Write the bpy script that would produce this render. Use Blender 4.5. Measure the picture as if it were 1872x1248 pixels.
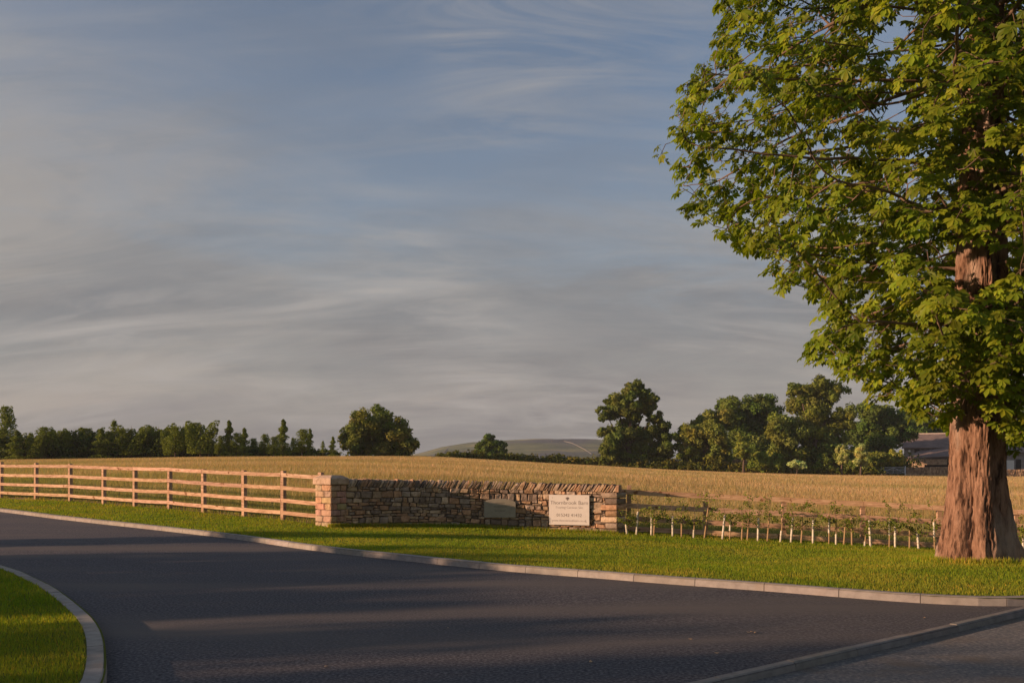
import bpy, math, random
import numpy as np
from mathutils import Vector, noise as mnoise, kdtree, geometry as mgeo
R = math.radians
rng = np.random.default_rng(7); random.seed(7)
for o in list(bpy.data.objects): bpy.data.objects.remove(o)
S = bpy.context.scene
COL = S.collection
# ---------------------------------------------------------------- camera
FPX, HOR, CX, EYE = 1600.0, 850.0, 936.0, 1.6
cam = bpy.data.cameras.new('camera'); camo = bpy.data.objects.new('camera', cam); COL.objects.link(camo)
camo.location = (0, 0, EYE); camo.rotation_euler = (R(90), 0, 0)
cam.sensor_width = 36; cam.lens = 36*FPX/1872; cam.shift_y = (HOR-624)/1872
cam.clip_end = 20000; cam.clip_start = .05
S.camera = camo
# ---------------------------------------------------------------- sun + sky
SUN_AZ, SUN_EL = R(193), R(10.5)          # direction TOWARDS the sun (math angle in the xy plane)
sd = Vector((math.cos(SUN_AZ)*math.cos(SUN_EL), math.sin(SUN_AZ)*math.cos(SUN_EL), math.sin(SUN_EL)))
sun = bpy.data.lights.new('sun', 'SUN'); suno = bpy.data.objects.new('sun', sun); COL.objects.link(suno)
sun.energy = 4.9; sun.angle = R(.6); sun.color = (1, .62, .39)
suno.rotation_euler = sd.to_track_quat('Z', 'Y').to_euler()
W = bpy.data.worlds.new('World'); S.world = W; W.use_nodes = True
nt = W.node_tree; N = nt.nodes; L = nt.links; N.clear()
def nd(tree, t, **kw):
    n = tree.nodes.new(t)
    for k, v in kw.items():
        if k.startswith('i_'):
            n.inputs[int(k[2:]) if k[2:].isdigit() else k[2:].replace('_', ' ')].default_value = v
        else: setattr(n, k, v)
    return n
def ramp(tree, pts, interp='LINEAR'):
    n = tree.nodes.new('ShaderNodeValToRGB'); e = n.color_ramp; e.interpolation = interp
    while len(e.elements) < len(pts): e.elements.new(.5)
    for q, (p, c) in zip(e.elements, pts):
        q.position = p; q.color = tuple(c)+(1,) if len(c) == 3 else c
    return n
def g(v): return (v, v, v)
out = nd(nt, 'ShaderNodeOutputWorld'); bg = nd(nt, 'ShaderNodeBackground'); bg.inputs[1].default_value = .1
sky = nd(nt, 'ShaderNodeTexSky', sky_type='NISHITA', sun_disc=False)
sky.sun_elevation = SUN_EL; sky.sun_rotation = math.pi/2-SUN_AZ
sky.air_density = 1.0; sky.dust_density = .6; sky.ozone_density = 1.6
tc = nd(nt, 'ShaderNodeTexCoord'); sep = nd(nt, 'ShaderNodeSeparateXYZ'); L.new(tc.outputs['Generated'], sep.inputs[0])
def m(op, a, b=None, tree=nt, clamp=False):
    n = tree.nodes.new('ShaderNodeMath'); n.operation = op; n.use_clamp = clamp
    for i, v in enumerate((a, b)):
        if v is None: continue
        if isinstance(v, (int, float)): n.inputs[i].default_value = v
        else: tree.links.new(v, n.inputs[i])
    return n.outputs[0]
zc = m('ADD', m('MAXIMUM', sep.outputs[2], 0.0), .30)
comb = nd(nt, 'ShaderNodeCombineXYZ')
L.new(m('DIVIDE', sep.outputs[0], zc), comb.inputs[0]); L.new(m('DIVIDE', sep.outputs[1], zc), comb.inputs[1])
def cloud(scale, rot, sc, detail=8, dist=.6, rough=.6, loc=(0, 0, 0)):
    mp = nd(nt, 'ShaderNodeMapping'); mp.inputs['Rotation'].default_value = (0, 0, R(rot)); mp.inputs['Scale'].default_value = sc
    mp.inputs['Location'].default_value = loc
    L.new(comb.outputs[0], mp.inputs[0])
    n = nd(nt, 'ShaderNodeTexNoise'); n.inputs['Scale'].default_value = scale; n.inputs['Detail'].default_value = detail
    n.inputs['Roughness'].default_value = rough; n.inputs['Distortion'].default_value = dist
    L.new(mp.outputs[0], n.inputs['Vector']); return n.outputs[0]
c1 = cloud(1.0, 20, (1, 1.3, 1), 4, .6, .5, (3.1, 1.7, 0))        # where the cloud lies
c2 = cloud(1.5, -38, (.75, 1.8, 1), 11, 1.0, .68, (1.3, 4.2, 0))      # streaks
elev = nd(nt, 'ShaderNodeMapRange'); L.new(sep.outputs[2], elev.inputs[0])
for i, v in enumerate((.0, .52, .80, -.20)): elev.inputs[i+1].default_value = v
side = m('MULTIPLY', sep.outputs[0], -.04)
cov = m('ADD', m('ADD', m('ADD', m('MULTIPLY', c1, .75), m('MULTIPLY', c2, .75)), elev.outputs[0]), m('ADD', side, -.56), clamp=True)
covr = ramp(nt, [(.0, g(0)), (.28, g(.28)), (.6, g(.85)), (1, g(1))]); L.new(cov, covr.inputs[0])
# cloud body colour: thin warm highlights, grey undersides
c3 = cloud(1.9, -34, (.75, 1.8, 1), 11, .9, .68, (4.3, 6.2, 0))
c4 = cloud(.8, 10, (.8, 1.5, 1), 4, .5, .5, (5.2, 8.1, 0))
wm = m('ADD', m('MULTIPLY', c3, .55), m('MULTIPLY', c4, .55))
wm = m('ADD', wm, m('MULTIPLY', sep.outputs[0], -.12))
ccol = ramp(nt, [(.39, (1.12, 1.16, 1.27)), (.49, (1.30, 1.32, 1.38)), (.58, (1.65, 1.63, 1.62)), (.68, (2.3, 2.12, 1.95))]); L.new(wm, ccol.inputs[0])
w1_ = cloud(2.2, -52, (.42, 1.9, 1), 10, 1.4, .6, (2.6, .4, 0)); w2_ = cloud(3.4, 24, (.40, 1.6, 1), 10, 1.8, .62, (9.1, 3.3, 0)); w3_ = cloud(1.3, 0, (1, 1, 1), 3, .3, .5, (1.9, 6.6, 0))
wr_ = ramp(nt, [(.47, g(0)), (.74, g(1))]); L.new(w1_, wr_.inputs[0]); wr2_ = ramp(nt, [(.50, g(0)), (.76, g(.8))]); L.new(w2_, wr2_.inputs[0]); wr3_ = ramp(nt, [(.38, g(.12)), (.62, g(1))]); L.new(w3_, wr3_.inputs[0])
wisp = m('MULTIPLY', m('MAXIMUM', wr_.outputs[0], wr2_.outputs[0]), wr3_.outputs[0])
mix = nd(nt, 'ShaderNodeMix', data_type='RGBA')
skm = nd(nt, 'ShaderNodeMix', data_type='RGBA', blend_type='MULTIPLY'); skm.inputs[0].default_value = 1
L.new(sky.outputs[0], skm.inputs[6]); skm.inputs[7].default_value = (1.05, .93, .92, 1)
L.new(covr.outputs[0], mix.inputs[0]); L.new(skm.outputs[2], mix.inputs[6]); L.new(ccol.outputs[0], mix.inputs[7])
wmx = nd(nt, 'ShaderNodeMix', data_type='RGBA'); L.new(m('MULTIPLY', wisp, .95), wmx.inputs[0]); L.new(mix.outputs[2], wmx.inputs[6]); wmx.inputs[7].default_value = (2.75, 2.62, 2.5, 1)
L.new(wmx.outputs[2], bg.inputs[0]); L.new(bg.outputs[0], out.inputs[0])
S.view_settings.view_transform = 'Standard'; S.view_settings.look = 'None'; S.view_settings.exposure = .6; S.view_settings.gamma = 1
S.cycles.max_bounces = 6; S.cycles.transparent_max_bounces = 4

# ---------------------------------------------------------------- helpers
def P(px, py, d): return Vector(((px-CX)/FPX*d, d, EYE+(HOR-py)/FPX*d))
def X(px, d): return (px-CX)/FPX*d
def meta(o, label=None, cat=None, group=None, kind=None):
    if label: o['label'] = label
    if cat: o['category'] = cat
    if group: o['group'] = group
    if kind: o['kind'] = kind
    return o
def empty(name, loc=(0, 0, 0), label=None, cat=None, group=None, rz=0):
    o = bpy.data.objects.new(name, None); COL.objects.link(o); o.location = loc; o.rotation_euler.z = rz
    o.empty_display_size = .2
    return meta(o, label, cat, group)
def mobj(name, me, mat=None, parent=None):
    o = bpy.data.objects.new(name, me); COL.objects.link(o)
    if mat: me.materials.append(mat)
    if parent: o.parent = parent
    return o
def npmesh(name, V, F, tint=None, smooth=False):
    """F: list of int arrays (k,3) / (k,4)"""
    me = bpy.data.meshes.new(name); V = np.asarray(V, np.float32)
    F = [np.asarray(f, np.int32) for f in F if len(f)]
    me.vertices.add(len(V)); me.vertices.foreach_set('co', V.ravel())
    loops = np.concatenate([f.ravel() for f in F]); me.loops.add(len(loops)); me.loops.foreach_set('vertex_index', loops)
    tot = np.concatenate([np.full(len(f), f.shape[1], np.int32) for f in F]); st = np.concatenate([[0], np.cumsum(tot)[:-1]]).astype(np.int32)
    me.polygons.add(len(tot)); me.polygons.foreach_set('loop_start', st)
    if smooth: me.polygons.foreach_set('use_smooth', np.ones(len(tot), bool))
    if tint is not None:
        a = me.color_attributes.new('tint', 'FLOAT_COLOR', 'POINT')
        t = np.ones((len(V), 4), np.float32); t[:, :3] = tint; a.data.foreach_set('color', t.ravel())
    me.update(calc_edges=True); me.validate()
    return me
class MB:
    """collects shapes into one mesh"""
    def __init__(s): s.v = []; s.f = []; s.t = []
    def add(s, V, F, tint=(1, 1, 1)):
        b = len(s.v); s.v += [tuple(v) for v in V]; s.f += [tuple(b+i for i in f) for f in F]; s.t += [tint]*len(V)
    def box(s, c, size, rz=0, tint=(1, 1, 1), jit=0, ax=None):
        hx, hy, hz = size[0]/2, size[1]/2, size[2]/2
        V = []
        for dx, dy, dz in ((-1,-1,-1),(1,-1,-1),(1,1,-1),(-1,1,-1),(-1,-1,1),(1,-1,1),(1,1,1),(-1,1,1)):
            p = Vector((dx*hx, dy*hy, dz*hz))
            if ax: p = ax @ p
            x = p.x*math.cos(rz)-p.y*math.sin(rz); y = p.x*math.sin(rz)+p.y*math.cos(rz)
            V.append((c[0]+x+random.uniform(-jit, jit), c[1]+y+random.uniform(-jit, jit), c[2]+p.z+random.uniform(-jit, jit)))
        s.add(V, [(0,3,2,1),(4,5,6,7),(0,1,5,4),(1,2,6,5),(2,3,7,6),(3,0,4,7)], tint)
    def beam(s, a, b, w, h, tint=(1, 1, 1)):
        """board from a to b; w horizontal thickness, h height"""
        a = Vector(a); b = Vector(b); d = (b-a).normalized(); sd_ = Vector((0, 0, 1)).cross(d)
        if sd_.length < 1e-3: sd_ = Vector((1, 0, 0))
        sd_.normalize(); up = d.cross(sd_)
        V = []
        for p in (a, b):
            for i, j in ((-1, -1), (1, -1), (1, 1), (-1, 1)): V.append(p+sd_*(i*w/2)+up*(j*h/2))
        s.add(V, [(3,2,1,0),(4,5,6,7),(0,1,5,4),(1,2,6,5),(2,3,7,6),(3,0,4,7)], tint)
    def tube(s, pts, rad, n=6, tint=(1, 1, 1)):
        V = []; F = []
        for k, p in enumerate(pts):
            d = (Vector(pts[min(k+1, len(pts)-1)])-Vector(pts[max(k-1, 0)])).normalized()
            u = d.cross(Vector((.3, .9, .1))).normalized(); w = d.cross(u)
            r = rad[k] if hasattr(rad, '__len__') else rad
            for i in range(n):
                a = 2*math.pi*i/n; V.append(Vector(p)+(u*math.cos(a)+w*math.sin(a))*r)
        for k in range(len(pts)-1):
            for i in range(n):
                j = (i+1) % n; F.append((k*n+i, k*n+j, (k+1)*n+j, (k+1)*n+i))
        F.append(tuple(range(n-1, -1, -1))); F.append(tuple((len(pts)-1)*n+i for i in range(n)))
        s.add(V, F, tint)
    def build(s, name, mat, parent=None, smooth=False, bevel=0):
        me = bpy.data.meshes.new(name); me.from_pydata(s.v, [], s.f)
        a = me.color_attributes.new('tint', 'FLOAT_COLOR', 'POINT')
        t = np.ones((len(s.v), 4), np.float32); t[:, :3] = np.array(s.t) if s.t else 1; a.data.foreach_set('color', t.ravel())
        me.update()
        if smooth: me.polygons.foreach_set('use_smooth', np.ones(len(me.polygons), bool))
        o = mobj(name, me, mat, parent)
        if bevel:
            b = o.modifiers.new('bevel', 'BEVEL'); b.width = bevel; b.segments = 2; b.limit_method = 'ANGLE'
        return o
# ---------------------------------------------------------------- materials
def material(name, cols, scale=4, sc=(1, 1, 1), rough=.9, bump=.3, bscale=None, bdist=.02, spec=.2, tint=False, detail=8, coord='Object',
             translucent=0, second=None, vary=None, ramp_pos=None):
    """cols: colour ramp over a noise; second=(scale, colour, lo, hi): a second noise that mixes in a colour"""
    mt = bpy.data.materials.new(name); mt.use_nodes = True; t = mt.node_tree; b = t.nodes['Principled BSDF']
    b.inputs['Roughness'].default_value = rough; b.inputs['Specular IOR Level'].default_value = spec
    tcn = t.nodes.new('ShaderNodeTexCoord'); mp = t.nodes.new('ShaderNodeMapping'); mp.inputs['Scale'].default_value = sc
    t.links.new(tcn.outputs[coord], mp.inputs[0])
    n = t.nodes.new('ShaderNodeTexNoise'); n.inputs['Scale'].default_value = scale; n.inputs['Detail'].default_value = detail; n.inputs['Roughness'].default_value = .62
    t.links.new(mp.outputs[0], n.inputs['Vector'])
    ps = ramp_pos or [.3+.4*i/max(1, len(cols)-1) for i in range(len(cols))]
    r = ramp(t, list(zip(ps, cols))); t.links.new(n.outputs[0], r.inputs[0]); c = r.outputs[0]
    if second:
        s2, col2, lo, hi = second[:4]
        n2 = t.nodes.new('ShaderNodeTexNoise'); n2.inputs['Scale'].default_value = s2; n2.inputs['Detail'].default_value = 5
        if len(second) > 4:
            mp2 = t.nodes.new('ShaderNodeMapping'); mp2.inputs['Scale'].default_value = second[4]; t.links.new(tcn.outputs[coord], mp2.inputs[0]); t.links.new(mp2.outputs[0], n2.inputs['Vector'])
        else: t.links.new(tcn.outputs[coord], n2.inputs['Vector'])
        r2 = ramp(t, [(lo, g(0)), (hi, g(1))]); t.links.new(n2.outputs[0], r2.inputs[0])
        mx = t.nodes.new('ShaderNodeMix'); mx.data_type = 'RGBA'; t.links.new(r2.outputs[0], mx.inputs[0]); t.links.new(c, mx.inputs[6]); mx.inputs[7].default_value = (*col2, 1); c = mx.outputs[2]
    if tint:
        at = t.nodes.new('ShaderNodeAttribute'); at.attribute_name = 'tint'
        mx = t.nodes.new('ShaderNodeMix'); mx.data_type = 'RGBA'; mx.blend_type = 'MULTIPLY'; mx.inputs[0].default_value = 1
        t.links.new(c, mx.inputs[6]); t.links.new(at.outputs['Color'], mx.inputs[7]); c = mx.outputs[2]
    t.links.new(c, b.inputs['Base Color'])
    if bump:
        nb = t.nodes.new('ShaderNodeTexNoise'); nb.inputs['Scale'].default_value = bscale or scale*3; nb.inputs['Detail'].default_value = 8; nb.inputs['Roughness'].default_value = .65
        t.links.new(mp.outputs[0], nb.inputs['Vector'])
        bm = t.nodes.new('ShaderNodeBump'); bm.inputs['Strength'].default_value = bump; bm.inputs['Distance'].default_value = bdist
        t.links.new(nb.outputs[0], bm.inputs['Height']); t.links.new(bm.outputs[0], b.inputs['Normal'])
    if translucent:
        tr = t.nodes.new('ShaderNodeBsdfTranslucent'); ms = t.nodes.new('ShaderNodeMixShader'); ms.inputs[0].default_value = translucent
        hs = t.nodes.new('ShaderNodeMix'); hs.data_type = 'RGBA'; hs.blend_type = 'MULTIPLY'; hs.inputs[0].default_value = 1; hs.inputs[7].default_value = (1.25, 1.25, .55, 1)
        t.links.new(c, hs.inputs[6]); t.links.new(hs.outputs[2], tr.inputs[0])
        t.links.new(b.outputs[0], ms.inputs[1]); t.links.new(tr.outputs[0], ms.inputs[2])
        t.links.new(ms.outputs[0], t.nodes['Material Output'].inputs[0])
    return mt
M = {}
M['asphalt'] = material('asphalt', [(.034, .034, .040), (.078, .075, .083), (.18, .17, .17)], 34, rough=.88, bump=.6, bscale=120, bdist=.006, spec=.25,
                        second=(.8, (.12, .108, .10), .44, .7, (.16, 1.0, 1)), ramp_pos=(.36, .5, .68))
M['old_asphalt'] = material('old_asphalt', [(.08, .086, .09), (.15, .15, .15), (.30, .27, .24)], 32, rough=.9, bump=.7, bscale=90, bdist=.01, spec=.3,
                            second=(1.3, (.16, .13, .10), .5, .7))
M['kerb'] = material('kerb_concrete', [(.24, .22, .205), (.31, .29, .265), (.37, .345, .315)], 7, bump=.3, bscale=60, bdist=.004, tint=True, second=(2.5, (.28, .24, .2), .55, .75))
M['lawn'] = material('lawn_soil', [(.09, .135, .016), (.14, .18, .022), (.19, .22, .035)], 2.2, bump=.8, bscale=40, bdist=.03, spec=.05, second=(.35, (.10, .11, .02), .4, .7))
M['lawn_blade'] = material('lawn_blades', [(.14, .225, .018), (.215, .30, .024), (.30, .35, .04)], 1.2, bump=0, spec=.08, rough=.7, tint=True, translucent=.42, second=(.45, (.33, .33, .045), .45, .68))
M['field'] = material('field_ground', [(.22, .16, .07), (.30, .21, .095), (.36, .26, .12)], .12, sc=(.35, 1, 1), bump=.6, bscale=3, bdist=.1, spec=.03)
M['field_blade'] = material('meadow_grass', [(.41, .30, .155), (.52, .385, .20), (.60, .46, .26)], .11, sc=(.3, 1, 1), bump=0, spec=.05, rough=.8, tint=True, translucent=.3,
                            second=(.06, (.36, .31, .13), .5, .66, (.4, 1.6, 1)))
M['timber'] = material('fence_timber', [(.30, .185, .115), (.48, .32, .215), (.66, .48, .34)], 3.5, sc=(1, 1, 7), bump=.3, bscale=14, bdist=.004, tint=True, second=(5.5, (.22, .115, .06), .63, .67))
M['stone'] = material('wall_stone', [(.5, .42, .36), (.85, .76, .68), (1.05, .95, .86)], 9, bump=.7, bscale=26, bdist=.02, tint=True)
M['mortar'] = material('mortar', [(.14, .11, .085), (.22, .18, .14)], 14, bump=.6, bdist=.02)
M['bark'] = material('chestnut_bark', [(.07, .04, .028), (.23, .135, .09), (.34, .21, .145)], 11, sc=(1, 1, .22), bump=1.0, bscale=11, bdist=.09, spec=.1, second=(1.6, (.40, .30, .235), .52, .64, (1, 1, .45)), ramp_pos=(.38, .47, .62))
M['branch'] = material('branch_bark', [(.13, .09, .065), (.22, .155, .11)], 8, bump=.4, spec=.1)
M['leaf'] = material('chestnut_leaf', [(.14, .205, .014), (.20, .265, .018), (.29, .33, .03)], .9, bump=0, spec=.2, rough=.5, tint=True, translucent=.42)
M['foliage'] = material('foliage', [(.065, .10, .02), (.095, .13, .024), (.14, .16, .034)], .25, bump=0, spec=.1, rough=.7, tint=True, translucent=.22)
M['wood'] = material('tree_wood', [(.08, .06, .045), (.14, .10, .075)], 3, bump=.4)
M['guard'] = material('tree_guard_plastic', [(.42, .38, .28), (.62, .58, .48), (.70, .67, .58)], 9, bump=.1, spec=.4, rough=.5)
M['cane'] = material('cane', [(.35, .24, .13), (.5, .35, .2)], 20, bump=.1)
M['sign'] = material('sign_board', [(.63, .60, .56), (.68, .65, .61)], 6, bump=.03, rough=.6)
M['ink'] = material('sign_ink', [(.16, .13, .12), (.19, .15, .14)], 6, bump=0, rough=.7)
M['faint'] = material('sign_faint_ink', [(.40, .36, .33), (.43, .39, .36)], 6, bump=0, rough=.7)
M['plaque'] = material('plaque_stone', [(.30, .275, .215), (.38, .35, .28)], 5, bump=.2, bscale=50, bdist=.003)
M['engrave'] = material('engraving', [(.21, .195, .16), (.23, .215, .18)], 5, bump=0)
M['slate'] = material('roof_slate', [(.11, .085, .08), (.19, .145, .13), (.25, .19, .165)], .8, sc=(1, 3, 3), bump=.5, bscale=5, bdist=.08)
M['barnwall'] = material('barn_wall', [(.15, .135, .13), (.25, .225, .21), (.32, .28, .26)], 1.2, bump=.5, bscale=5, bdist=.06)
M['farwall'] = material('field_wall_stone', [(.16, .11, .07), (.40, .28, .18), (.5, .38, .26)], 2.0, bump=1, bscale=3, bdist=.15, tint=True)
M['dark'] = material('dark_opening', [(.012, .011, .012), (.02, .018, .018)], 2, bump=0)
M['white'] = material('white_paint', [(.7, .68, .62), (.78, .76, .7)], 2, bump=0)
M['gate'] = material('gate_metal', [(.6, .6, .62), (.7, .7, .72)], 4, bump=0, rough=.5)
M['moor'] = material('moor', [(.03, .05, .025), (.12, .14, .055), (.34, .27, .12)], .018, sc=(.6, 1, 2), bump=.8, bscale=.03, bdist=8, second=(.006, (.055, .065, .075), .5, .58))
M['hillwall'] = material('hill_wall', [(.19, .18, .15), (.24, .22, .19)], .1, bump=0)

# ---------------------------------------------------------------- terrain (thin-plate through measured heights)
def kb(px, py, d, dz=0): p = P(px, py, d); return (p.x, p.y, p.z+dz)
fence_l = [(2, 910, 33), (66, 913, 31.6), (129, 916, 30.3), (190, 921, 29.1), (247, 926, 27.9), (310, 930, 26.7), (373, 937, 25.6), (447, 944, 24.5), (518, 950, 23.5)]
C = [kb(*p) for p in fence_l]
C += [(x, y, .09) for x, y in ((0, 2), (-6, 6), (6, 6), (3, 12), (-3, 13.5), (0, 10), (-8, 10), (4, 8), (0, -10), (-12, -5), (10, -5), (22, 0), (-24, 0), (0, -30), (-30, -25), (30, -25), (4.8, 10), (1, 12.6), (-2.2, 15))]
C += [(-5.4, 17.6, .085), (-8.9, 21.3, .13), (-16, 27.4, .24), (-24, 12, .12), (-34, 38, .4), (-50, 30, .5)]
C += [kb(605, 963, 22), kb(740, 961, 23), kb(860, 961.5, 23.3), kb(990, 969, 23.3), kb(1130, 973, 22.9), kb(1290, 979, 23.3), kb(1433, 986, 23.2), kb(1577, 994, 23), kb(1717, 1002, 22.8), kb(1872, 1012, 22.6)]
C += [kb(1780, 1025, 14.6), kb(1400, 1030, 15.2), kb(1870, 1027, 14.4), (14, 14, .0), (20, 20, -.45), (35, 24, -1.0)]
for px, py, d in ((0, 838, 115), (200, 836, 115), (400, 833, 118), (630, 832, 120), (775, 832, 130), (900, 841, 145), (1000, 846, 150), (1100, 850, 150), (1200, 856, 150), (1300, 860, 150), (1450, 864, 150), (1600, 866, 150), (1730, 867, 152), (1872, 868, 155),
                  (0, 862, 55), (400, 853, 58), (700, 852, 60), (1000, 864, 62), (1300, 879, 62), (1600, 890, 62), (1872, 896, 60),
                  (200, 884, 38), (500, 878, 38), (700, 878, 38), (1000, 900, 36), (1300, 925, 36), (1600, 940, 34), (-400, 838, 125), (2300, 868, 160), (2300, 905, 60)):
    C.append(kb(px, py, d))
for px, py, d in ((0, 848, 260), (600, 845, 260), (900, 850, 260), (1300, 858, 260), (1700, 858, 260), (0, 850, 800), (936, 852, 800), (1872, 850, 800), (-600, 850, 400), (2500, 850, 400)):
    C.append(kb(px, py, d))
C += [(0, -900, 0), (-900, 0, 0), (900, 0, 0), (-150, 40, 2), (150, 30, -1.5), (-150, -100, .5), (150, -100, .5)]
C = np.array(C); C[(C[:, 1] > 100) & (C[:, 1] < 200), 2] -= .36
def warp(x, y):
    r = np.hypot(x, y)+1e-6; s = np.log1p(r/10)
    return np.stack([x/r*s, y/r*s], -1)
def U(r2): return np.where(r2 > 1e-12, r2*np.log(r2+1e-12), 0)
_w = warp(C[:, 0], C[:, 1]); _n = len(C)
_K = U(((_w[:, None]-_w[None])**2).sum(-1))+np.eye(_n)*.003
_Pm = np.hstack([np.ones((_n, 1)), _w]); _A = np.zeros((_n+3, _n+3)); _A[:_n, :_n] = _K; _A[:_n, _n:] = _Pm; _A[_n:, :_n] = _Pm.T
# (heights scaled by distance so that a centimetre matters near, not far)
_sc = 1/(1+np.hypot(C[:, 0], C[:, 1])/60)
_c = np.linalg.solve(_A, np.concatenate([C[:, 2]*_sc, [0, 0, 0]]))
def T(x, y):
    x = np.atleast_1d(np.asarray(x, float)); y = np.atleast_1d(np.asarray(y, float)); o = np.empty(len(x))
    for i in range(0, len(x), 20000):
        w = warp(x[i:i+20000], y[i:i+20000])
        o[i:i+20000] = U(((w[:, None]-_w[None])**2).sum(-1)) @ _c[:_n] + _c[_n] + w @ _c[_n+1:]
    return o*(1+np.hypot(x, y)/60)
def Tz(x, y): return float(T(x, y)[0])
def catmull(pts, step=.4):
    pts = [np.array(p, float) for p in pts]; out_ = []
    q = [2*pts[0]-pts[1]]+pts+[2*pts[-1]-pts[-2]]
    for i in range(1, len(q)-2):
        n_ = max(2, int(np.linalg.norm(q[i+1]-q[i])/step))
        for k in range(n_):
            t = k/n_; a, b, c, d = q[i-1:i+3]
            out_.append(.5*((2*b)+(-a+c)*t+(2*a-5*b+4*c-d)*t*t+(-a+3*b-3*c+d)*t**3))
    out_.append(pts[-1]); return np.array(out_)
PRs = .758
def PRy(x): return 6.43+(x-1.46)*PRs
FK = catmull([(-60, 66), (-34, 43)]+[(X(px, d), d) for px, d in ((0, 27.4), (135, 23.9), (270, 21.4), (430, 19.0), (560, 16.8), (700, 15.05), (940, 13.2), (1100, 12.35), (1250, 11.6), (1450, 10.9), (1700, 10.12), (1872, 9.88))]+[(6.5, PRy(6.5)+.02)], .45)
PRx = catmull([(6.5, PRy(6.5)+.02), (9, PRy(9)), (20, PRy(20)), (90, PRy(90))], .8)
IK = catmull([(-62, 62), (-34, 37.5), (-20, 25), (-12, 17.4), (-7.7, 13.2), (-6.45, 11.8), (-5.6, 10.74), (-4.57, 9.3), (-3.94, 8.33), (-3.4, 7.32), (-2.84, 6.07), (-2.65, 5.2), (-2.75, 4.3), (-3.3, 3.3), (-4.3, 2.2), (-5.6, PRy(-5.6))], .3)
PRm = catmull([(-5.6, PRy(-5.6)), (1.46, 6.43), (6.5, PRy(6.5)+.02)], .5)
PRl = catmull([(-90, PRy(-90)), (-30, PRy(-30)), (-5.6, PRy(-5.6))], 1)
off = np.array([.604, -.797])*6.2
PRf = catmull([(-90+off[0], PRy(-90)+off[1]), (off[0], PRy(0)+off[1]), (90+off[0], PRy(90)+off[1])], 3)
wallpts = [(605, 22.0), (640, 22.35), (740, 23.0), (860, 23.3), (990, 23.25), (1128, 22.65)]
FL = catmull([(-64, 72), (-40, 52)]+[(X(a, c), c) for a, b, c in fence_l]+[(X(605, 22.3), 22.4), (X(740, 23.1), 23.2), (X(990, 23.4), 23.5), (X(1150, 23.5), 23.5), (X(1433, 23.2), 23.2), (X(1717, 22.8), 22.8), (X(1950, 22.4), 22.4), (30, 24), (90, 40)], .8)
def inpoly(x, y, poly):
    x = np.asarray(x); y = np.asarray(y); ins = np.zeros(x.shape, bool); n_ = len(poly)
    for i in range(n_):
        x1, y1 = poly[i]; x2, y2 = poly[(i+1) % n_]
        if y1 == y2: continue
        c_ = ((y1 > y) != (y2 > y)) & (x < (x2-x1)*(y-y1)/(y2-y1)+x1); ins ^= c_
    return ins
drive_poly = np.vstack([FK, PRm[::-1], IK[::-1]])
public_poly = np.vstack([PRl, PRm, PRx, PRf[::-1]])
verge_poly = np.vstack([FL, PRx[::-1], FK[::-1]])
field_poly = np.vstack([FL, [(3000, 1400), (3000, 4000), (-4000, 4000), (-4000, 1800)]])
# triangulate once, split into region meshes
pts = []; edges = []
def addline(a):
    b = len(pts); pts.extend([Vector((float(p[0]), float(p[1]))) for p in a]); edges.extend([(b+i, b+i+1) for i in range(len(a)-1)])
for a in (FK, PRx, IK, PRm, PRl, PRf, FL): addline(a)
for k in range(74):
    r = 1.5*1.105**k
    na = 130 if r < 400 else 90
    for a in range(na):
        th = 2*math.pi*(a+.5*(k % 2))/na; pts.append(Vector((r*math.cos(th)+.013, r*math.sin(th)+.017)))
vv, ee, ff, *_ = mgeo.delaunay_2d_cdt(pts, edges, [], 0, 1e-4)
gv = np.array([(v.x, v.y) for v in vv]); gf = np.array([f for f in ff if len(f) == 3]); cen = gv[gf].mean(1)
gz = T(gv[:, 0], gv[:, 1])
isd = inpoly(cen[:, 0], cen[:, 1], drive_poly); isp = inpoly(cen[:, 0], cen[:, 1], public_poly) & ~isd
isf = inpoly(cen[:, 0], cen[:, 1], field_poly) & ~isd & ~isp
isl = ~(isd | isp | isf)
LIFT = .09
def region(name, mask, dz, mat):
    f = gf[mask]; used, inv = np.unique(f, return_inverse=True)
    V = np.column_stack([gv[used], gz[used]+dz]); a, b, c = V[inv.reshape(f.shape)].transpose(1, 0, 2)
    fl = ((b[:, 0]-a[:, 0])*(c[:, 1]-a[:, 1])-(b[:, 1]-a[:, 1])*(c[:, 0]-a[:, 0])) < 0
    ff_ = inv.reshape(f.shape).copy(); ff_[fl] = ff_[fl][:, ::-1]
    return meta(mobj(name, npmesh(name, V, [ff_], smooth=True), mat), kind='structure')
region('driveway', isd, -LIFT, M['asphalt'])
region('road', isp, -LIFT-.055, M['old_asphalt'])
region('lawn', isl, 0, M['lawn'])
region('field', isf, 0, M['field'])

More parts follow.
